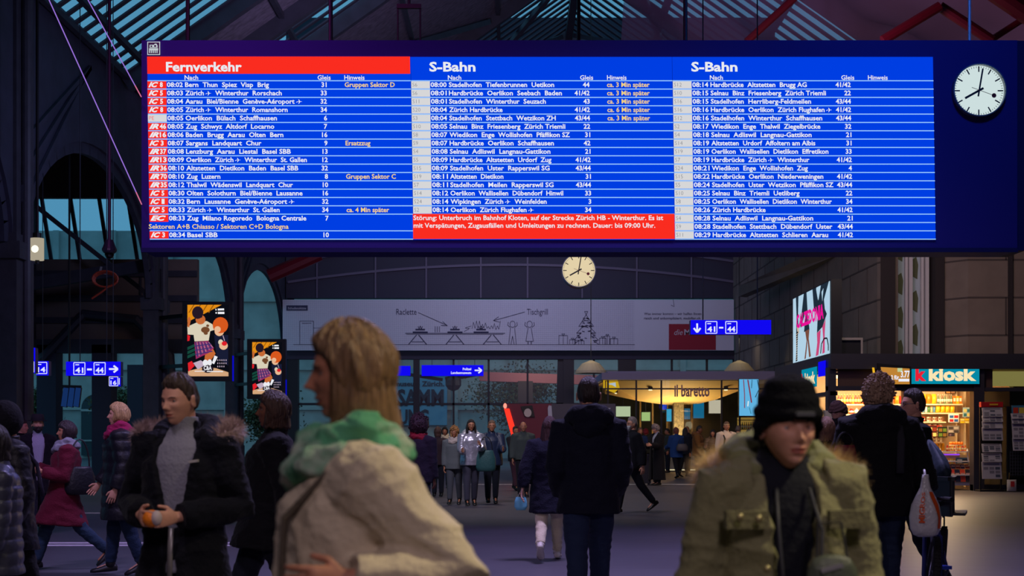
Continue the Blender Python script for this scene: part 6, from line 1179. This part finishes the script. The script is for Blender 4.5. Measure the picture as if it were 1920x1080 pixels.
person('grey-haired man with white face mask, striding behind the hooded man', 1180, 26.5, 1.80, -70, 'fair', (20, 22, 30), .82, .05, 'cloth', (22, 24, 34), hair='short', hairc=(150, 140, 136), mask=(190, 186, 196), glasses=True, arms=((20, 8, 40), (-20, 10, 20)), legs=((14, 4), (-26, 14)), lean=6)
# ---- trio and those beside them
person('curly blond woman with pale scarf and mint trim, left of the silver jacket', 852, 30, 1.62, -6, 'tan', (92, 98, 104), .8, .05, 'cloth', (70, 74, 84), hair='curly', hairc=(164, 118, 70), hlen=.12, fem=True, scarf=(176, 164, 160), glasses=True, legs=((10, 4), (-10, 10)))
q = person('dark-haired woman in a shiny silver jacket', 883, 29.5, 1.77, 8, 'tan', (158, 158, 178), .82, .05, M('silver foil cloth', (176, 176, 196), rough=.28, metal=.55, bump=.8, bs=12), (60, 60, 78), hair='long', hairc=(30, 22, 22), hlen=.12, fem=True, hood=(150, 152, 160), glasses=True, arms=((20, 6, 70), (20, 10, 95, 20)), legs=((8, 4), (-10, 10)))
bag('shoulder_bag', 'dark teal shopping bag hanging between the silver jacket and the navy jacket', at(911, 884, 29.4), .42, .44, .18, (42, 84, 88), .3)
person('grey-haired man in a navy jacket beside the silver jacket', 922, 30.5, 1.76, 4, 'tan', (24, 38, 68), .80, .06, 'shell', (24, 28, 42), hair='short', hairc=(120, 92, 70), glasses=True, legs=((12, 5), (-8, 8)), arms=((4, 8, 20), (30, 6, 60)))
person('man behind the navy jacket with his pale sleeve raised to his face', 966, 38, 1.70, 30, 'tan', (30, 30, 38), .80, .04, 'cloth', (70, 44, 56), hair='short', hairc=(36, 28, 24), arms=((30, 6, 120, 10), (0, 6, 12)), legs=((14, 4), (-10, 10)))
person('bald man in a grey-green jacket in front of the red booth', 981, 34, 1.78, 6, 'tan', (66, 76, 74), .86, .06, 'cloth', (28, 28, 36), hair='bald', hairc=(120, 110, 104), arms=((4, 12, 16), (0, 10, 12)), legs=((6, 3), (-6, 6)))
person('person with dark bushy hair and red collar behind the cream shoulder', 785, 20, 1.68, 160, 'brown', (34, 30, 40), .8, .05, hair='afro', hairc=(44, 24, 26), scarf=(128, 30, 40))
person('brown-haired person almost hidden behind the cream shoulder', 821, 34, 1.66, 190, 'tan', (54, 42, 48), .8, .04, hair='bob', hairc=(78, 52, 42), hlen=.1)
person('black-haired person in a teal coat left of the curly blond woman', 834, 40, 1.70, 0, 'tan', (40, 96, 92), .8, .04, hair='bob', hairc=(20, 18, 20), hlen=.06, scarf=(190, 180, 160))
# ---- cafe crowd
p = person('grey-haired man in a long black cape standing right of the masked man', 1232, 42.2, 1.80, -60, 'fair', (14, 14, 20), .16, .07, hair='curly', hairc=(136, 124, 124), hlen=.02, flare=.1, hpitch=22, inner=(150, 158, 176), opening=(6, 8, 12, 26, 60), arms=((20, 10, 70), (25, 8, 70)))
t = thing('suitcase', 'dark upright suitcase standing at the caped man\'s feet', 'suitcase', at(1207, 909, 42.6) * 1.0); t.location.z = 0; c0 = Vector(t.location); MB().box(c0.x - .24, c0.x + .2, 42.45, 42.75, .06, .92).build('shell', m_shell((22, 22, 30)), t); q = MB(); q.tube([c0 + Vector((-.12, 0, .9)), c0 + Vector((-.12, 0, 1.15)), c0 + Vector((.08, 0, 1.15)), c0 + Vector((.08, 0, .9))], .015, 6); q.build('pull_handle', m_black, t); q = MB()
for x in (-.18, .14): q.cyl((c0.x + x, 42.5, .04), (c0.x + x, 42.56, .04), .04, 10)
q.build('wheel', m_black, t)
person('person in a blue jacket behind the caped man\'s suitcase', 1200, 48, 1.74, 20, 'tan', (26, 44, 84), .78, .06, hair='short', hairc=(110, 80, 60), arms=((15, 10, 60), (15, 8, 70)))
person('person with bright red hair behind the cafe glass front crowd', 1211, 57, 1.75, 180, 'fair', (60, 60, 48), .8, .04, hair='curly', hairc=(160, 32, 36), hlen=.02)
person('dark-haired man in a grey-green jacket at the cafe glass', 1252, 57.5, 1.78, -80, 'tan', (62, 66, 58), .82, .04, hair='short', hairc=(26, 22, 20))
q = person('red-haired woman in a blue coat with a handbag, before the cafe', 1268, 50, 1.77, 200, 'fair', (28, 62, 120), .72, .06, hair='bob', hairc=(112, 62, 50), hlen=.08, fem=True, arms=((10, 10, 40), (14, 10, 60)), legs=((6, 2), (-16, 8)), trousers=(16, 18, 26))
bag('handbag', 'grey handbag hanging at the blue coat before the cafe', at(1279, 846, 49.6), .42, .26, .16, (66, 64, 70), .2)
person('person in a dark coat just right of the blue coat before the cafe', 1284, 51.5, 1.76, 120, 'tan', (22, 28, 40), .8, .05, hair='long', hairc=(34, 26, 26), hlen=.16, fem=True, legs=((4, 2), (-10, 6)))
person('blond person facing the cafe column', 1289, 58, 1.86, -60, 'fair', (30, 30, 36), .8, .04, hair='short', hairc=(190, 130, 70))
person('man in a mustard brown hooded jacket looking at his phone', 1309, 46.5, 1.80, 70, 'brown', (98, 66, 32), .80, .07, hair='short', hairc=(20, 18, 16), hood=(98, 66, 32), arms=((15, 8, 80, 10), (15, 8, 85, 10)), hpitch=12)
p = person('woman in a quilted khaki jacket with black hair beside the mustard jacket', 1337, 46, 1.66, -20, 'tan', (108, 84, 56), .82, .06, 'shell', hair='bob', hairc=(18, 16, 18), hlen=.1, fem=True, hood=(112, 88, 60), puff=.1, arms=((20, 8, 80, 12), (10, 8, 30)))
person('man with a pale headband and white jacket standing before the cafe', 1362, 41, 1.86, 12, 'tan', (212, 192, 172), .78, .06, 'cloth', (60, 58, 66), hair='short', hairc=(110, 82, 60), hat=('band', (196, 168, 130)), arms=((4, 12, 14), (4, 12, 14)), strap=((24, 26, 34), -1))
person('dark-coated person right behind the white jacket', 1384, 47, 1.80, 170, 'tan', (20, 20, 28), .8, .05, hair='short', hairc=(90, 80, 76))
person('dark silhouetted person before the glinting bottle shelf', 1404, 52, 1.74, 180, 'tan', (22, 18, 26), .8, .06, hair='long', hairc=(16, 14, 18), hlen=.24, fem=True)
# ---- left side
person('person in black with a hood up and a rucksack at the left edge', 14, 9.6, 1.66, -58, 'fair', (18, 18, 26), .72, .06, 'shell', (16, 17, 24), hat=('hoodup', (18, 18, 26)), hair='short', hairc=(24, 22, 26), legs=((20, 5), (-18, 24)), arms=((12, 10, 40), (-10, 12, 36)), strap=((70, 66, 96), 1))
person('person in a shiny silver quilted jacket cut by the left edge', -6, 8.2, 1.46, -70, 'fair', (120, 120, 134), .74, .05, M('silver quilt', (74, 76, 92), rough=.35, metal=.4, bump=.6, bs=10), (18, 18, 26), hair='bob', hairc=(30, 26, 28), hlen=.1, fem=True, puff=.09, legs=((16, 4), (-12, 16)))
person('bearded man in a black brimmed hat and white shirt beside the left pillar', 70, 20.5, 1.72, 26, 'fair', (16, 16, 22), .62, .05, hair='short', hairc=(22, 18, 18), beard=(24, 20, 18), hat=('brim', (20, 20, 26)), opening=(8, 12, 20, 30, 60), inner=(150, 152, 170), legs=((16, 4), (-14, 16)))
p = person('woman in a long burgundy coat with grey scarf walking left', 118, 15.2, 1.62, -68, 'tan', (92, 17, 38), .56, .05, 'cloth', (34, 52, 72), hair='fringe', hairc=(44, 30, 32), hlen=.05, fem=True, scarf=(132, 130, 142), arms=((20, 8, 95, 20), (10, 10, 96, 14)), legs=((24, 8), (-26, 22)), lean=5, flare=.02)
bag('shoulder_bag', 'black shoulder bag behind the burgundy coat', p['loc'](p['up']((.16, .17, .93))), .34, .3, .16, (16, 16, 22), .3, 40)
person('blond woman in a long black quilted coat with magenta scarf walking left', 226, 14.6, 1.74, -74, 'fair', (19, 19, 26), .56, .06, 'shell', (24, 40, 62), hair='bob', hairc=(190, 150, 98), hlen=.04, fem=True, scarf=(146, 26, 74), puff=.115, arms=((10, 10, 30), (-6, 10, 26)), legs=((8, 2), (-10, 10)), flare=.02)
person('person in dark clothes walking far behind the burgundy coat', 40, 24, 1.7, 80, 'fair', (20, 20, 28), .8, .05, hair='short', hairc=(40, 34, 32), legs=((16, 4), (-14, 14)))
# ---- right side
p = person('man with curly grey hair in a big black coat pushing the bicycle, seen from behind', 1648, 10.3, 1.82, 176, 'fair', (10, 11, 15), .80, .07, 'cloth', (34, 46, 70), hair='curly', hairc=(158, 128, 104), hlen=.03, hood=(14, 15, 20), arms=((18, 14, 40), ('pts', (-.0, 0, 1.1), (0, 0, 1))) if False else (('pts', (-.29, -.03, 1.13), (-.33, .04, .97)), (12, 16, 20)), legs=((10, 2), (-10, 6)), hyaw=-34, strap=((40, 40, 46), -1))
person('person in black with glasses hurrying past behind the bicycle', 1700, 12.4, 1.82, -84, 'fair', (9, 10, 13), .70, .03, 'cloth', (20, 22, 30), hair='short', hairc=(52, 42, 36), glasses=True, arms=((10, 6, 40), (-6, 6, 24)), legs=((16, 4), (-14, 18)), lean=6)
bag('tote_bag', 'maroon tote bag hanging at the big black coat of the curly-haired man', at(1585, 905, 10.2), .2, .27, .1, (112, 30, 44), .1, 10)
person('bearded man in a brown beanie reading at the kiosk corner', 1578, 17.0, 1.845, -50, 'fair', (26, 28, 46), .8, .05, hair='short', hairc=(40, 30, 26), beard=(40, 30, 26), hat=('beanie', (74, 54, 46), .01), hpitch=26, arms=((30, 8, 70, 10), (30, 8, 70, 10)))
person('light brown haired woman in dark coat just behind the beanie', 1548, 13.5, 1.58, 150, 'fair', (22, 22, 30), .7, .05, hair='bob', hairc=(132, 96, 70), hlen=.1, fem=True)
bpy.data.scenes.remove(TMP)
